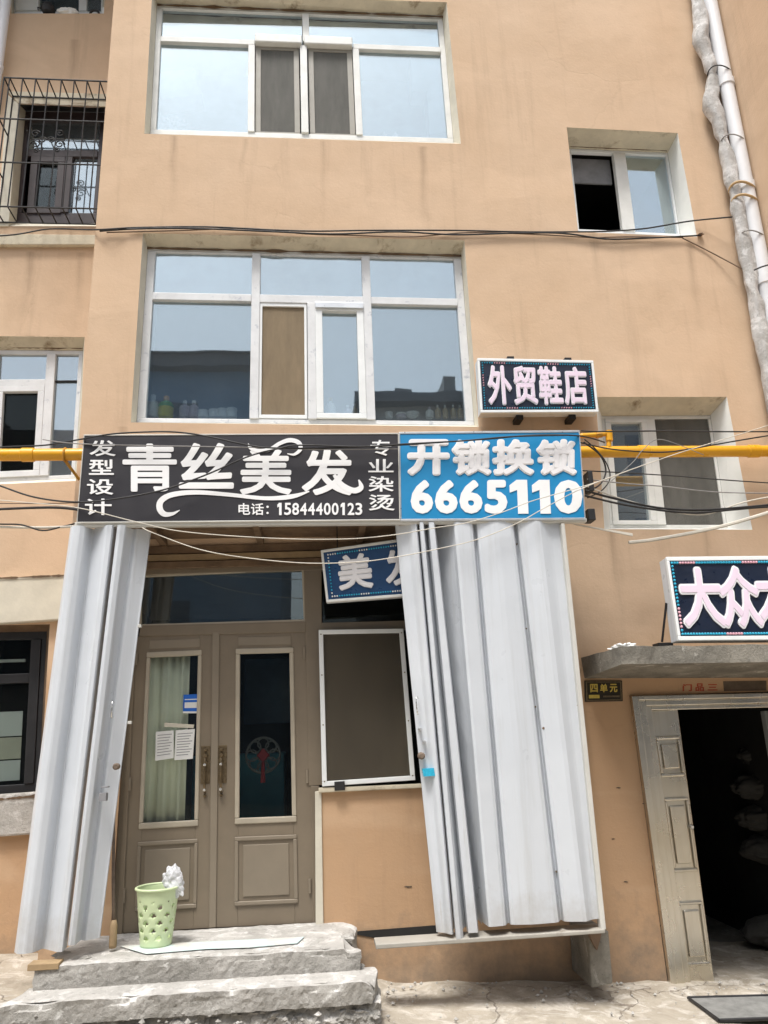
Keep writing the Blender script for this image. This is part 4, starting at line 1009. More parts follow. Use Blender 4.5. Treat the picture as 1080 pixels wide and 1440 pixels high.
sm = o.modifiers.new('thickness', 'SOLIDIFY'); sm.thickness = .004; sm.offset = -1
rim = MB(); ringp = [bc+Vector((math.cos(a)*(r1+.003), math.sin(a)*(r1+.003), H_)) for a in [2*math.pi*k/40 for k in range(41)]]
rim.tube(ringp, .009, 8, False).build('rim', M['basket'], bas, smooth=True)
def crumple(c, rx, ry, rz, seed, sub=4, amp=.5, fr=3.0):
    bm = bmesh.new(); bmesh.ops.create_icosphere(bm, subdivisions=sub, radius=1)
    mb = MB()
    for v in bm.verts:
        d = v.co.normalized(); k = 1+amp*(abs(noise.noise(d*fr+Vector((seed,0,0))))*1.4-.45)+amp*.5*noise.noise(d*fr*2.7+Vector((0,seed,0)))
        mb.v.append(Vector(c)+Vector((d.x*rx*k, d.y*ry*k, d.z*rz*k)))
    mb.f = [tuple(v.index for v in f.verts) for f in bm.faces]; bm.free(); return mb
a = bc+Vector((.095, -.01, H_+.035))
bg_ = crumple(a, .068, .05, .092, 3.3, 5, .32, 1.5); 
for p in bg_.v:
    if p.z < a.z: p.x += (a.z-p.z)*.35; p.y -= (a.z-p.z)*.25
tag(bg_.build('plastic_bag', M['bag'], None, smooth=True), 'crumpled white plastic bag sticking out of the green basket', 'plastic bag')
s0 = G(158, 1338, zP); s0.z = zP+.02; s1 = W(160, 1150, -.32)
stick = thing('wooden_pole', s0, 'thin brown pole standing by the left shutter on the landing', 'pole')
MB().tube([s0+Vector((0,0,.14)), s0.lerp(s1, .5), s1], [.012,.011,.010], 8).build('shaft', M['stick'], stick, smooth=True)
MB().tube([s0, s0+Vector((0,0,.02)), s0+Vector((0,0,.13)), s0+Vector((0,0,.16))], [.022,.024,.022,.014], 10).build('foot', M['wood_pale'], stick, smooth=True)
c = W(62, 1345, -.66)
tag(MB().box(c.x-.08, c.x+.10, -.70, -.60, zP-.02, zP+.016).build('wooden_block', M['wood_pale'], None, bev=.004), 'small pale wooden block jammed under the left shutter', 'wood block')

# ------------------------------------------------------------------ iron cage over the dark window
Yf, Yr = YL-.25, YL-.015
zt1 = W(70, 111.5, Yf).z; zb1 = W(70, 292, Yf).z
zm1 = W(70, 169, Yf).z; zm2 = W(70, 230, Yf).z
cxl = W(18, 137, Yr).x; cxr = XL-.012
cage = thing('window_cage', ((cxl+cxr)/2, Yf, zb1), 'black iron bar cage projecting over the dark brown window', 'window cage')
def rod(a, b, r=.0065, name='bar', n=6, par=None): return MB().tube([a, b], r, n).build(name, M['iron'], par or cage)
xx0 = W(32, 110, Yf).x; st_ = W(50.3, 110, Yf).x - xx0
k = -8; xs_ = []
while xx0+st_*k < cxr-.02:
    if xx0+st_*k > cxl+.02: xs_.append(xx0+st_*k)
    k += 1
for X in xs_:
    rod((X,Yf,zb1),(X,Yf,zt1)); rod((X,Yf,zt1),(X,Yr,zt1)); rod((X,Yf,zb1),(X,Yr,zb1))
for z in (zt1, zm1, zm2, zb1): rod((cxl,Yf,z),(cxr,Yf,z), .0085, 'rail')
for z in (zt1, zb1): rod((cxl,Yr,z),(cxr,Yr,z), .0085, 'rail')
for yy in (Yf, (Yf+Yr)/2, Yr): rod((cxl,yy,zb1),(cxl,yy,zt1), .007, 'bar')
for z in (zt1, zm1, zm2, zb1): rod((cxl,Yf,z),(cxl,Yr,z), .0075, 'rail')
def scroll(cx_, cz_, s, fl):
    pts = []
    for i in range(22):
        a = i*.42; r = s*(1-i/26); pts.append((cx_+fl*math.cos(a)*r, Yf+.12, cz_+math.sin(a)*r))
    MB().tube(pts, .006, 6).build('scroll', M['iron'], cage, smooth=True)
for px_, py_, s, fl in ((50,188,.045,1),(50,203,.05,-1),(60,197,.04,1),(72,197,.04,-1),(84,188,.045,-1),(84,203,.05,1),(51,212,.03,1),(80,211,.03,-1)):
    p = W(px_, py_, Yf+.12); scroll(p.x, p.z, s, fl)
a = W(44, 196, Yf+.12); b = W(92, 196, Yf+.12); rod(a, b, .005, 'scroll_bar')
rod(a, a+Vector((0,-.12,0)), .005, 'scroll_bar'); rod(b, b+Vector((0,-.12,0)), .005, 'scroll_bar')

# ------------------------------------------------------------------ white pipe at the far left edge
p = W(8, 0, YL-.10); 
dp = thing('drain_pipe', (p.x, YL-.10, 6.6), 'white pipe at the top left edge beside the recessed wall', 'pipe')
MB().tube([(p.x, YL-.1, 8.05), (p.x, YL-.1, 9.9)], .055, 14).build('pipe', M['pvc'], dp, smooth='auto')
MB().tube([(p.x, YL-.1, 8.4), (p.x, YL-.1, 8.46)], .062, 14).build('clamp', M['pvc'], dp, smooth='auto')

# ------------------------------------------------------------------ drainpipe with torn wrapping at the right corner
dr = thing('drainpipe', (W(1070,480,-.10).x, -.10, 3), 'white drainpipe with torn grey wrapping in the right hand corner', 'drainpipe')
pp = [(1003,-20),(1021,120),(1045,250),(1059,330),(1085,460),(1140,730)]
cen = [W(a, b, -.13) for a, b in pp]
xm = sum(c.x for c in cen[:5])/5
top = Vector((xm, -.13, 9.9)); botp = Vector((xm, -.13, 3.0))
MB().tube([top.lerp(botp, i/12) for i in range(13)], .068, 16).build('pipe', M['pvc'], dr, smooth='auto')
for y_ in (118, 262, 395):
    z = W(1030, y_, -.13).z; MB().tube([(xm,-.13,z-.04),(xm,-.13,z-.035),(xm,-.13,z+.035),(xm,-.13,z+.04)], [.07,.078,.078,.07], 16).build('coupling', M['pvc'], dr, smooth='auto')
wr = MB(); N_ = 110; nr = 18
zt2, zb2 = 9.7, 3.4
prof = lambda z: .055+.035*max(0, noise.noise(Vector((0, 0, z*1.9+4.0))))+.012*noise.noise(Vector((1, 0, z*7)))
for i in range(N_+1):
    z = zt2+(zb2-zt2)*i/N_
    pinch = 1+.25*math.exp(-((z-W(985,55,-.15).z)/.14)**2)+.35*math.exp(-((z-W(1000,140,-.15).z)/.15)**2)-.45*math.exp(-((z-W(985,100,-.15).z)/.05)**2)-.4*math.exp(-((z-W(1015,196,-.15).z)/.06)**2)-.3*math.exp(-((z-W(1040,270,-.15).z)/.07)**2)
    for j in range(nr):
        a = 2*math.pi*j/nr; r = prof(z)*pinch + .020*noise.noise(Vector((math.cos(a)*1.6, math.sin(a)*1.6, z*5))) + .012*abs(noise.noise(Vector((math.cos(a)*4, math.sin(a)*4, z*11))))
        bulge = .03*max(0, noise.noise(Vector((8, 0, z*1.2+.8)))) + .055*math.exp(-((z-W(985,55,-.15).z)/.16)**2) + .075*math.exp(-((z-W(1000,140,-.15).z)/.17)**2)
        wr.v.append(Vector((xm-.115-bulge+math.cos(a)*r*1.05, -.11+math.sin(a)*r, z)))
for i in range(N_):
    for j in range(nr): wr.f.append((i*nr+j, i*nr+(j+1) % nr, (i+1)*nr+(j+1) % nr, (i+1)*nr+j))
wr.build('wrapping', M['wrap'], dr, smooth=True)
for y_, m_ in ((100,'cable'),(262,'tape'),(280,'tape'),(330,'cable_grey'),(196,'cable_grey')):
    z = W(1020, y_, -.15).z
    MB().tube([Vector((xm-.05+math.cos(a)*.115, -.125+math.sin(a)*.085, z+.02*math.sin(a*2))) for a in [2*math.pi*k/24 for k in range(25)]], .012 if m_ == 'tape' else .006, 6, False).build('tie', M[m_], dr, smooth=True)

# ------------------------------------------------------------------ yellow gas pipe
Yg = -.16
a = W(-40, 640, Yg); b = W(1130, 637, Yg); zg = .5*(W(60, 640, Yg).z + W(950, 635.5, Yg).z)
a = W(60, 639.5, Yg); b = W(960, 635, Yg); dirv = (b-a)
gp = thing('gas_pipe', (0, Yg, a.z-.05), 'yellow gas pipe running along the facade behind the long sign', 'gas pipe')
MB().tube([a-dirv*.6, a, b, b+dirv*.5], .048, 18).build('pipe', M['yellow'], gp, smooth='auto')
c = W(92, 640, Yg); e_ = Vector((XL+.06, -.01, c.z-.16))
MB().tube([c+Vector((0,.0,-.045)), c+Vector((.09,.10,-.17))], .014, 4).build('bracket', M['yellow_rust'], gp)
MB().tube([c+Vector((math.sin(t_)*.0, math.cos(t_)*.054, math.sin(t_)*.054)) for t_ in [2*math.pi*k/20 for k in range(21)]], .008, 6, False).build('clamp', M['yellow_rust'], gp)
for px_ in (40, 905, 1060):
    cc_ = W(px_, 637, Yg); tt = (cc_.x-a.x)/dirv.x; cc_ = a+dirv*tt; uu = dirv.normalized()
    MB().tube([cc_-uu*.05, cc_-uu*.045, cc_+uu*.045, cc_+uu*.05], [.049,.055,.055,.049], 18).build('coupling', M['yellow'], gp, smooth='auto')
e1 = W(856, 631, Yg-.02); e2 = W(856, 609, Yg-.02); e3 = W(846, 611, Yg-.02); e4 = W(815, 613, Yg-.02)
MB().tube(crom([e1, e2+Vector((0,0,-.03)), e2, e3, e4], 5), .020, 10).build('branch', M['yellow'], gp, smooth=True)
MB().tube([W(857, 620, Yg-.02), W(856, 606, Yg-.02)], .030, 12).build('elbow', M['yellow'], gp, smooth='auto')
MB().tube([W(846, 611, Yg-.02), W(838, 612, Yg-.02)], .027, 8).build('nut', M['yellow_rust'], gp, smooth='auto')

# ------------------------------------------------------------------ cables
def cable(pts, Y, r, m, label, group):
    if not isinstance(Y, (list, tuple)): Y = [Y]*len(pts)
    P = crom([W(x, y, yy) for (x, y), yy in zip(pts, Y)], 6)
    o = MB().tube(P, r, 6).build('cable', M[m], None, smooth=True); tag(o, label, 'cable', group); return o
gA = 'cables along the upper facade'; gB = 'cables crossing the shop signs'; gC = 'cables beside the blue sign'; gD = 'cables left of the shop'
cable([(-40,334),(20,330),(70,322),(134,323),(192,320),(290,319),(375,323),(440,325),(520,324),(640,324),(730,326),(815,326),(860,325),(910,321),(970,311),(1030,305)], [.44,.44,.44]+[-.025]*12+[-.12], .0075, 'cable', 'upper black strand across the facade that rises to the wrapped drainpipe', gA)
cable([(140,325),(185,322),(240,321),(300,322),(390,326),(470,329),(560,326),(640,330),(720,328),(790,328),(852,336),(905,335),(985,331)], -.03, .008, 'cable', 'black strand across the facade ending at the small window sill', gA)
cable([(150,327),(260,324),(350,321),(430,329),(500,331),(580,333),(660,327),(760,330),(830,334),(880,333),(954,334),(962,336),(1000,355),(1047,380)], [-.02]*13+[-.10], .006, 'cable_brown', 'brown strand dropping below the small window to the drainpipe', gA)
cable([(1060,380),(1072,375),(1090,370)], [-.2,-.25,-.32], .008, 'cable', 'short black cable leaving the drainpipe at the right edge', gA)
p = W(985, 330, -.02); tag(chunk(p, .028, 2.2, M['cable_brown'], 'cable_knot'), 'dark lump of tape where cables end by the small window', 'tape lump')
cable([(-40,634),(0,629),(64,626),(112,618),(160,610),(224,607),(262,609),(298,615),(349,626),(386,630),(460,630),(558,626),(620,622),(690,617),(750,612),(815,613),(850,622)], [-.35,-.4,-.5,-.6]+[-.66]*11+[-.6,-.22], .0065, 'cable', 'black cable bowed along the top of the charcoal sign', gB)
cable([(-40,668),(0,683),(48,699),(105,706),(160,702),(229,689),(289,668),(349,642),(391,631),(423,626),(507,628),(576,624),(650,620),(720,614),(800,612)], [-.35,-.4,-.5,-.62]+[-.67]*11, .0065, 'cable', 'black cable rising across the charcoal sign from its lower left', gB)
cable([(60,618),(110,624),(229,627),(349,629),(450,632),(560,631)], [-.5,-.6,-.655,-.655,-.655,-.655], .004, 'cable_grey', 'thin grey wire straight across the upper charcoal sign', gB)
cable([(-40,700),(30,706),(109,714),(192,734),(261,748),(384,757),(486,758),(555,752),(607,743),(657,735),(707,720),(750,704),(820,684),(870,668)], [-.35,-.45,-.63,-.66,-.66,-.66,-.66,-.66,-.68,-.68,-.68,-.68,-.66,-.3], .0034, 'cable_white', 'upper thin white wire sagging under the charcoal sign', gB)
cable([(200,742),(217,750),(282,773),(351,785),(433,792),(506,790),(559,783),(620,771),(673,758),(727,736),(770,712),(830,682),(940,642),(1030,614),(1100,592)], [-.6,-.64]+[-.66]*10+[-.45,-.35,-.3], .0034, 'cable_white', 'lower thin white wire sagging before the door and climbing right', gB)
cable([(-40,718),(0,716),(50,714),(85,714),(112,717)], [-.2,-.25,-.4,-.5,-.58], .010, 'cable', 'thick black cable beside the lower left of the charcoal sign', gD)
cable([(-40,741),(0,741),(60,742),(108,740)], [-.2,-.25,-.4,-.56], .010, 'cable_white', 'thick white cable at the left, below the signs', gD)
cable([(-40,735),(0,737),(30,738),(60,746),(90,740),(110,735)], [-.22,-.27,-.35,-.42,-.5,-.57], .006, 'cable', 'thin black cable twined with the thick white one', gD)
cable([(-40,709),(0,708),(60,708),(110,707)], [-.1,-.1,-.3,-.5], .004, 'cable_brown', 'thin brown wire above the thick black cable at the left', gD)
cable([(818,606),(844,607),(930,606),(1010,607),(1110,607)], [-.5,-.35,-.3,-.3,-.3], .006, 'cable', 'level black cable just above the yellow pipe', gC)
cable([(815,622),(850,630),(884,634),(930,636),(966,632),(1047,618),(1110,608)], [-.55,-.4]+[-.3]*5, .006, 'cable', 'black cable dipping over the yellow pipe', gC)
cable([(820,662),(844,663),(945,669),(1020,675),(1110,681)], [-.55,-.4,-.3,-.3,-.3], .005, 'cable', 'thin black cable descending right under the yellow pipe', gC)
cable([(824,690),(860,700),(925,714),(986,717),(1050,713),(1110,707)], [-.55,-.4,-.3,-.3,-.3,-.3], .010, 'cable', 'thickest black cable low across the cream framed window', gC)
cable([(823,697),(884,711),(966,721),(1027,717),(1060,714),(1110,711)], [-.55,-.4,-.32,-.3,-.3,-.3], .009, 'cable', 'lower black cable beside the thickest one', gC)
cable([(826,674),(880,680),(933,684),(1007,692),(1110,694)], [-.55,-.35,-.3,-.3,-.3], .005, 'cable_grey', 'grey cable across the middle of the cream framed window', gC)
cable([(826,684),(860,697),(905,710),(960,722),(998,722),(1047,706),(1110,694)], [-.55,-.4,-.3,-.3,-.3,-.3,-.3], .006, 'cable_white', 'whitish cable sagging low across the cream framed window', gC)
cable([(821,622),(844,640),(852,662),(844,681),(827,691)], [-.55,-.45,-.42,-.45,-.55], .007, 'cable', 'black cable loop at the right edge of the blue sign', gC)
cable([(826,700),(846,690),(858,672),(852,650),(836,630),(822,618)], [-.5,-.42,-.4,-.4,-.45,-.52], .005, 'cable', 'inner thin black loop by the blue sign', gC)
cable([(860,676),(890,650),(905,632),(930,618),(990,640)], [-.3]*5, .003, 'cable_grey', 'thin grey wire slanting up over the yellow pipe', gC)
for (x0,y0,x1,y1) in ((824,664,834,692),(824,717,836,733)):
    p = W(x0, y0, -.52); q_ = W(x1, y1, -.52)
    o = MB().box(p.x, q_.x, -.56, -.44, q_.z, p.z).build('junction_box', M['black'], None, bev=.006)
    tag(o, 'small black box behind the blue sign edge, ' + ('upper of two' if y0 < 700 else 'lower of two'), 'junction box', 'junction boxes behind the blue sign')
q = PQ([(805,737),(812,737),(890,750),(890,754)], -.42); tag(MB().qbox(q, 0, 1, 0, 1, -.012, .0).build('batten', M['cable_white'], None, bev=.002), 'short white wooden batten poking out at the blue sign corner', 'batten')
P = crom([W(x, y, yy) for x, y, yy in ((884,763,-.25),(925,758,-.25),(1007,742,-.28),(1080,721,-.3),(1130,704,-.3))], 5)
tag(MB().tube(P, .014, 6).build('conduit', M['cable_white'], None, smooth='auto'), 'white plastic conduit curving up to the right under the window', 'conduit')

# ------------------------------------------------------------------ plaque, faded writing, small things on the canopy
q = PQ([(822,957),(875,957),(876,986),(823,987)], -.012)
pl = thing('plaque', q.p(.5, 1), 'small dark bronze unit number plaque beside the entrance', 'plaque')
MB().qbox(q, 0, 1, 0, 1, -.0115, 0).build('plate', M['plaque'], pl, bev=.002)
MB().ring(q, .03, .97, .04, .96, .03, .05, 0, .003).build('border', M['bronze'], pl)
for ch, u in (('四',.14),('单',.40),('元',.66)):
    letters(ch, Quad(q.p(u,.16), q.p(u+.2,.16), q.p(u+.2,.56), q.p(u,.56)), 0, .001, M['gold'], pl, .03, 'character', thick=.002)
MB().qbox(q, .10, .38, .68, .84, .0005, .002).build('small_print', M['gold'], pl); MB().qbox(q, .48, .92, .72, .80, .0005, .002).build('small_print', M['bronze'], pl)
for ch, x0, x1, y0, y1 in (('门',960,973,962,972),('品',978,990,961,972),('三',995,1009,962,971)):
    letters(ch, [(x0,y0),(x1,y0),(x1,y1),(x0,y1)], -.002, 0, M['red_faded'], bld, .03, 'painted_character', thick=.001)
q = PQ([(1017,958),(1078,957),(1078,971),(1018,972)], -.002); MB().qbox(q, 0, 1, 0, 1, -.0015, 0).build('painted_patch', M['soot'], bld)
c = W(880, 908, -.45); c.z = z_t+.012
tag(crumple(c, .10, .07, .035, 8.1, 4, .7, 2.6).build('crumpled_paper', M['paper']), 'crumpled white paper lying on the entrance canopy', 'paper')

# ------------------------------------------------------------------ mat and sacks at the entrance
mz = gz(2.6)+.016
mp = [G(968,1406,mz), G(1046,1404,mz), G(1100,1436,mz), G(1012,1439,mz)]
mp = [G(968,1406,mz), G(1120,1402,mz), Vector((3.15,-.88,mz)), G(1012,1438,mz)]
mt = thing('door_mat', (2.7,-.6,mz), 'worn grey rubber mat with dark edge before the entrance', 'door mat')
MB().slab(mp, (0,0,.012)).build('mat', M['mat'], mt, bev=.003)
for i in range(4): MB().tube([mp[i]+Vector((0,0,.012)), mp[(i+1) % 4]+Vector((0,0,.012))], .010, 6).build('edging', M['black'], mt)
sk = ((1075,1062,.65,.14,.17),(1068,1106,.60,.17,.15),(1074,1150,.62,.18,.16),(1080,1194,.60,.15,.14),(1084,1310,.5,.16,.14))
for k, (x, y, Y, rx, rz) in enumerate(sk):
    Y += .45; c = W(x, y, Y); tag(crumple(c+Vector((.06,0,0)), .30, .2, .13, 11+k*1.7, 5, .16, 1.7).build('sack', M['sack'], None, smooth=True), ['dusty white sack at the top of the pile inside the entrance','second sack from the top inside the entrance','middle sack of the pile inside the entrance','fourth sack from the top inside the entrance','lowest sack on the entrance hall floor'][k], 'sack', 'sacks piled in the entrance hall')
p = W(1066, 1000, .55)
tag(MB().box(p.x, p.x+.4, .45, .52, -.11, p.z).build('leaning_board', M['room'], None, bev=.006), 'grey board standing upright inside the entrance at the right', 'board')

# ------------------------------------------------------------------ behind the shop door glass
cu_ = MB(); n = 40
ca = W(186, 905, .13); cb = W(268, 905, .13); zt3 = ca.z; zb3 = W(220, 1160, .13).z
for i in range(n+1):
    t_ = i/n; X = ca.x-.05+(cb.x-ca.x+.05)*t_; yy = .125+.016*math.sin(t_*26)+.008*math.sin(t_*61)
    cu_.v += [Vector((X, yy, zt3)), Vector((X, yy, zb3)), Vector((X, yy+.004, zt3)), Vector((X, yy+.004, zb3))]
for i in range(n):
    a = 4*i; b = a+4; cu_.f += [(a,b,b+1,a+1),(a+2,a+3,b+3,b+2),(a,a+2,b+2,b),(a+1,b+1,b+3,a+3)]
tag(cu_.build('curtain', M['curtain'], None, smooth=True), 'pale green curtain behind the left door glass', 'curtain')
def notice(px, d, m, label, group=None, lines=0):
    q = Quad(*[W(x, y, Yd) for x, y in px]); o = thing('notice', q.p(.5,1,d), label, 'notice', group)
    MB().qbox(q, 0, 1, 0, 1, d-.0008, d).build('sheet', M[m], o)
    for k in range(lines):
        v = .12+.8*k/lines; MB().qbox(q, .1, .9-.25*((k*7) % 3)/3, v, v+.025, d, d+.0004).build('print_line', M['ink_dark'], o)
    return q, o
notice([(219,1029),(244,1027),(244,1066),(218,1070)], -.004, 'paper', 'left of two white papers taped to the left door glass', 'papers on the left door glass', 8)
notice([(247,1027),(274,1025),(271,1067),(245,1069)], -.003, 'paper', 'right of two white papers taped to the left door glass', 'papers on the left door glass', 9)
notice([(231,1016),(273,1019),(272,1024),(231,1022)], -.002, 'paper_cream', 'narrow cream strip above the two white papers on the door', 'papers on the left door glass', 0)
q, o = notice([(258,977),(279,976),(278,1003),(257,1003)], -.003, 'blue_label', 'blue payment style sticker with white bands on the left door glass')
MB().qbox(q, .1, .92, .42, .72, -.0030, -.0022).build('white_band', M['paper'], o); MB().qbox(q, .1, .92, .24, .29, -.0030, -.0022).build('white_band', M['paper'], o); MB().qbox(q, 0, .98, .90, 1.0, -.0030, -.0022).build('white_band', M['paper'], o)
# round carved ornament
oc = W(370, 1062, .30); orn = thing('round_ornament', oc-Vector((0,0,.13)), 'round carved lattice ornament with red knot behind the right door glass', 'ornament')
ringp = [oc+Vector((math.cos(a)*.13, 0, math.sin(a)*.13)) for a in [2*math.pi*k/36 for k in range(37)]]
MB().tube(ringp, .010, 6, False).build('ring', M['lattice'], orn, smooth=True)
for k in range(8):
    a = 2*math.pi*k/8
    c = oc+Vector((math.cos(a)*.085, 0, math.sin(a)*.085))
    MB().tube([c+Vector((math.cos(b)*.042, 0, math.sin(b)*.042)) for b in [2*math.pi*j/14 for j in range(15)]], .006, 5, False).build('petal', M['lattice'], orn, smooth=True)
q = Quad(oc+Vector((0,-.01,.055)), oc+Vector((.05,-.01,0)), oc+Vector((0,-.01,-.055)), oc+Vector((-.05,-.01,0)))
MB().hexa([oc+Vector((0,-.015,.055)),oc+Vector((.05,-.015,0)),oc+Vector((0,-.015,-.055)),oc+Vector((-.05,-.015,0)),oc+Vector((0,.01,.055)),oc+Vector((.05,.01,0)),oc+Vector((0,.01,-.055)),oc+Vector((-.05,.01,0))]).build('knot', M['red'], orn, bev=.01)
MB().tube([oc+Vector((0,0,-.05)), oc+Vector((0,0,-.2))], [.012,.02], 8).build('tassel', M['red'], orn)
MB().tube([oc+Vector((0,.0,.13)), oc+Vector((0,.0,.16))], .003, 5).build('cord', M['iron'], orn)
# tub and cups
tb = W(222, 1150, .36); tb.z = zP-.02
tub = thing('bucket', tb, 'big pale green tub behind the left door glass', 'tub')
MB().lathe(tb, [(.20,0),(.20,.42),(.215,.43)], 24).build('body', M['curtain'], tub, smooth='auto'); MB().lathe(tb, [(.22,.431),(.222,.50),(.20,.53)], 24).build('lid', M['bottle_white'], tub, smooth='auto')
for k, (x, hh) in enumerate(((258,.62),(268,.50))):
    c = W(x, 1150, .21+.09*k); c.z = zP-.02
    tag(MB().lathe(c, [(.035,0),(.05,hh*.4),(.045,hh*.41),(.055,hh*.75),(.05,hh*.76),(.06,hh)], 16).build('cup_stack', M['bottle_white'], None, smooth='auto'), ['taller stack of pale cups by the tub','shorter stack of pale cups by the tub'][k], 'cup stack', 'cup stacks behind the door')
ts = W(350, 1060, .9)
tag(MB().box(ts.x-.45, ts.x+.3, .8, 1.3, zP, ts.z).build('cabinet', M['teal'], None, bev=.01), 'teal cabinet dimly seen behind the shop door glass', 'cabinet')
tag(MB().box(ts.x-.1, ts.x+.55, 1.5, 1.52, ts.z+.25, ts.z+.85).build('mirror', M['opp_pane'], None, bev=.01), 'dark salon mirror dimly seen behind the right door glass', 'mirror')

# ------------------------------------------------------------------ bottles on the sill of the middle window
sillz = W(430, 592, Yw+.10).z
MB().qbox(q2, .03, .97, .975, .99, -.30, -.055).build('inner_sill', M['white_reveal'], bld)
sz = max(W(300,589,Yw+.16).z, q2.p(.5,.972,0).z+.004)
def bottle(x, top, wpx, m, label, kind='bottle', cap=None, Y=Yw+.14):
    c = XZ(x, Y, sz); h = W(x, top, Y).z - sz; r = wpx*.5*.0072
    t = thing(kind, c, label, kind, 'bottles and jars on the middle window sill')
    if kind == 'jar': prof = [(r,0),(r*1.05,h*.1),(r,h*.65),(r*.95,h*.7)]; 
    elif kind == 'bowl': prof = [(r*.4,0),(r*.85,h*.4),(r,h),(r*.96,h)]
    else: prof = [(r*.9,0),(r,h*.05),(r,h*.55),(r*.75,h*.68),(r*.32,h*.76),(r*.3,h*.84)]
    MB().lathe(c, prof, 14).build('body', M[m], t, smooth='auto')
    if kind == 'jar': MB().lathe(c, [(r*1.05,h*.7),(r*1.05,h),(r*.9,h*1.01)], 14).build('lid', M[cap or 'bottle_white'], t, smooth='auto')
    elif kind == 'bottle': MB().lathe(c, [(r*.4,h*.82),(r*.4,h),(r*.25,h*1.01)], 12).build('cap', M[cap or 'bottle_white'], t, smooth='auto')
    return t, c, r, h
S = lambda zx: 180+zx*.463
bottle(S(74), 556, 16, 'bottle_white', 'tall white bottle at the left end of the sill')
t, c, r, h = bottle(S(114), 558, 18, 'bottle_yellow', 'yellow bottle with green shoulder and orange cap on the sill', cap='cap_orange')
MB().lathe(c, [(r*1.02,h*.46),(r*1.02,h*.56),(r*.8,h*.69),(r*.5,h*.75)], 14).build('shoulder_band', M['bottle_green'], t, smooth='auto')
bottle(S(171), 564, 13, 'bottle_pink', 'left one of two lilac pump bottles on the sill'); bottle(S(199), 564, 13, 'bottle_pink', 'right one of two lilac pump bottles on the sill')
for k, zx in enumerate((228,260,286,315)): bottle(S(zx), 578-k, 12, 'bottle_white', ['first white jar right of the lilac bottles','second white jar right of the lilac bottles','third white jar right of the lilac bottles','fourth white jar, nearest the left mullion'][k], 'jar')
bottle(S(616), 560, 13, 'bottle_white', 'white bottle behind the narrow open sash', cap='bottle_tan'); bottle(S(668), 570, 9, 'bottle_pink', 'small lilac bottle behind the narrow sash'); bottle(S(688), 568, 8, 'bottle_tan', 'small tan bottle at the right of the narrow sash')
bottle(S(793), 580, 9, 'bottle_white', 'little white jar at the left of the right pane', 'jar'); bottle(S(830), 582, 12, 'bottle_pink', 'low lilac jar beside the white bowl', 'jar'); bottle(S(865), 581, 17, 'bottle_white', 'white bowl on the sill behind the right pane', 'bowl')
bottle(S(917), 573, 10, 'bottle_white', 'white bottle right of the bowl', cap='bottle_pink')
for k, zx in enumerate((942,965,989,1010)): bottle(S(zx), 570, 7, 'bottle_tan', ['first of four small tan bottles from the left','second of four small tan bottles from the left','third of four small tan bottles from the left','last of four small tan bottles, by the right frame'][k])

# things behind the upper window
def inner_box(px, Y, dep, m, label, cat, name, crump=False):
    q = PQ(px, Y); o = MB().qbox(q, 0, 1, 0, 1, -dep, 0).build(name, M[m], None, bev=.006); tag(o, label, cat)
inner_box([(221,100),(272,96),(284,132),(221,140)], .21, .2, 'paper', 'white carton behind the left pane of the upper window', 'carton', 'carton')
c = W(245, 178, .28); tag(crumple(c, .14, .08, .10, 21, 4, .5, 2.2).build('plastic_bag', M['bag']), 'crumpled clear bag at the bottom left of the upper window', 'plastic bag')
inner_box([(577,78),(620,80),(622,128),(580,128)], .21, .2, 'paper', 'upper white box behind the right pane of the upper window', 'box', 'storage_box')
inner_box([(600,128),(622,127),(628,188),(604,188)], .212, .2, 'paper', 'tall white box below the other at the right pane', 'box', 'storage_box')
for k, (x, tp) in enumerate(((540,184),(556,186))):
    c = W(x, 197, .28); h = .09; tag(MB().lathe(c, [(.03,0),(.032,h*.6),(.012,h*.8),(.012,h)], 12).build('bottle', M['bottle_white'], None, smooth='auto'), ['left of two little white bottles in the upper window','right of two little white bottles in the upper window'][k], 'bottle', 'little bottles in the upper window')

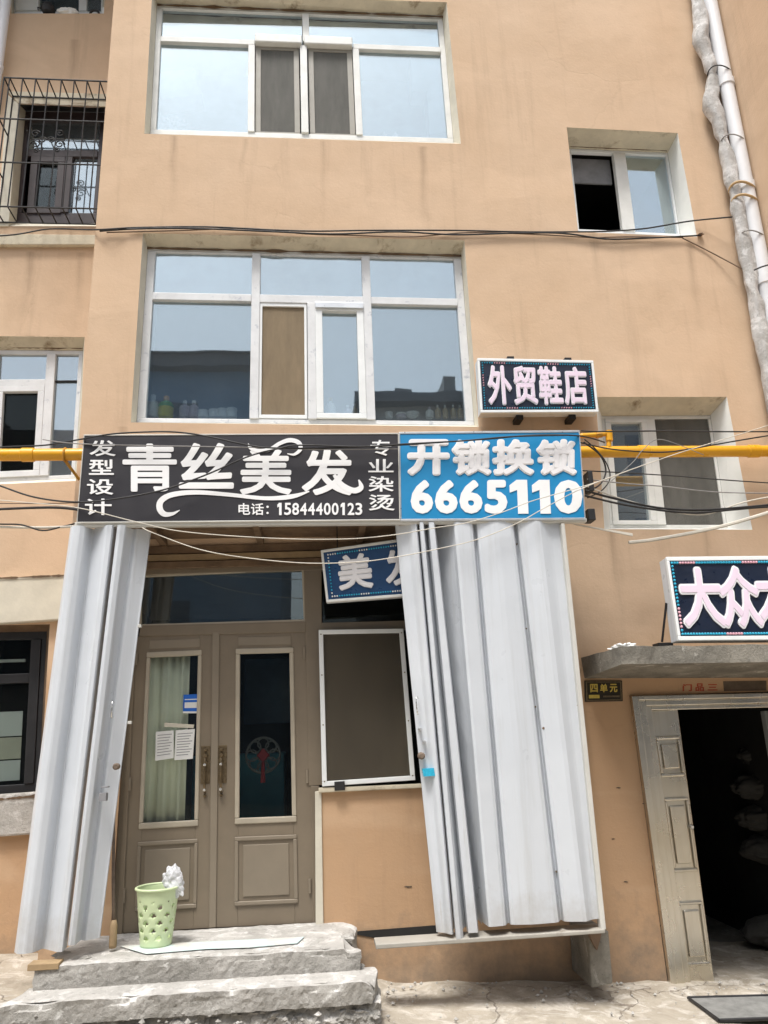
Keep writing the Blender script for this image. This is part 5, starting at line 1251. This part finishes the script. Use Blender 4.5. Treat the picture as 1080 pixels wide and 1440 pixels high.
# things on the sill at the top left corner
sill7 = W(80, 19, YL+.02).z
c = XZ(67, YL+.02, sill7); pot = thing('pot', c, 'dark round pot on the top left sill', 'pot')
MB().lathe(c, [(.05,0),(.075,.05),(.06,.085),(.062,.09)], 18).build('body', M['black'], pot, smooth='auto')
MB().tube([c+Vector((-.07,0,.06)), c+Vector((-.11,0,.07)), c+Vector((-.10,0,.035))], .008, 6).build('handle', M['black'], pot)
c = XZ(97, YL+.03, sill7+.03); tag(crumple(c, .11, .05, .05, 31, 4, .3, 1.6).build('plastic_bag', M['paper']), 'white folded bag on the top left sill', 'plastic bag')
c = XZ(133, YL+.04, sill7+.045); tag(MB().tube([c+Vector((math.cos(a)*.045, 0, math.sin(a)*.045)) for a in [math.pi*1.1*k/12 for k in range(13)]], .013, 8).build('hook', M['black'], None, smooth=True), 'black curved handle on the top left sill', 'handle')
c = XZ(149, YL+.06, sill7); tag(MB().lathe(c, [(.05,0),(.055,.10),(.04,.12),(.04,.13)], 14).build('jar', M['bottle_white'], None, smooth='auto'), 'pale jar at the right of the top left sill', 'jar')

# ------------------------------------------------------------------ the other side of the street (seen in the panes)
def block(name, x0, x1, y0, z1, m, label, nf, steps=()):
    t = thing(name, ((x0+x1)/2, y0, -.3), label, 'building')
    MB().box(x0, x1, y0-8, y0, -.3, z1).build('wall', M[m], t)
    MB().box(x0-.3, x1+.3, y0-8, y0+.45, z1, z1+.35).build('roof_edge', M['roof'], t)
    for (a, b, h) in steps: MB().box(a, b, y0-4, y0-.4, z1+.351, z1+.35+h).build('roof_house', M[m], t)
    hh = (z1-.6)/nf; nn = int((x1-x0-1)/2.6)
    for f in range(nf):
        for i in range(nn):
            X = x0+.8+i*2.6; Z = .9+f*hh
            MB().box(X, X+1.5, y0-.02, y0+.03, Z, Z+hh*.55).build('window', M['opp_pane'], t)
block('far_building', -5.6, -.9, -14.5, 12.1, 'opp_blue', 'blue grey block across the street, seen only reflected in the panes', 4)
block('far_building', -26, -6.2, -15.2, 10.6, 'opp_grey', 'lower grey block across the street, seen only reflected at the left', 4, ((-12,-10,1.0),))
block('far_building', 1.6, 26, -16.5, 11.9, 'opp_grey', 'grey block across the street with roof huts, seen only in reflections', 4, ((2.7,3.3,.5),(4.3,4.7,.9),(6,8,1.0)))
far = [o for o in COL.objects if o.name == 'far_building'][0]
MB().add([(-5.9,-13.9,12.46),(-.6,-13.9,12.46),(-.6,-18,13.3),(-5.9,-18,13.9),(-5.9,-22,12.46),(-.6,-22,12.46)], [(0,1,2,3),(3,2,5,4),(0,3,4),(1,5,2),(0,4,5,1)]).build('roof', M['roof'], far)
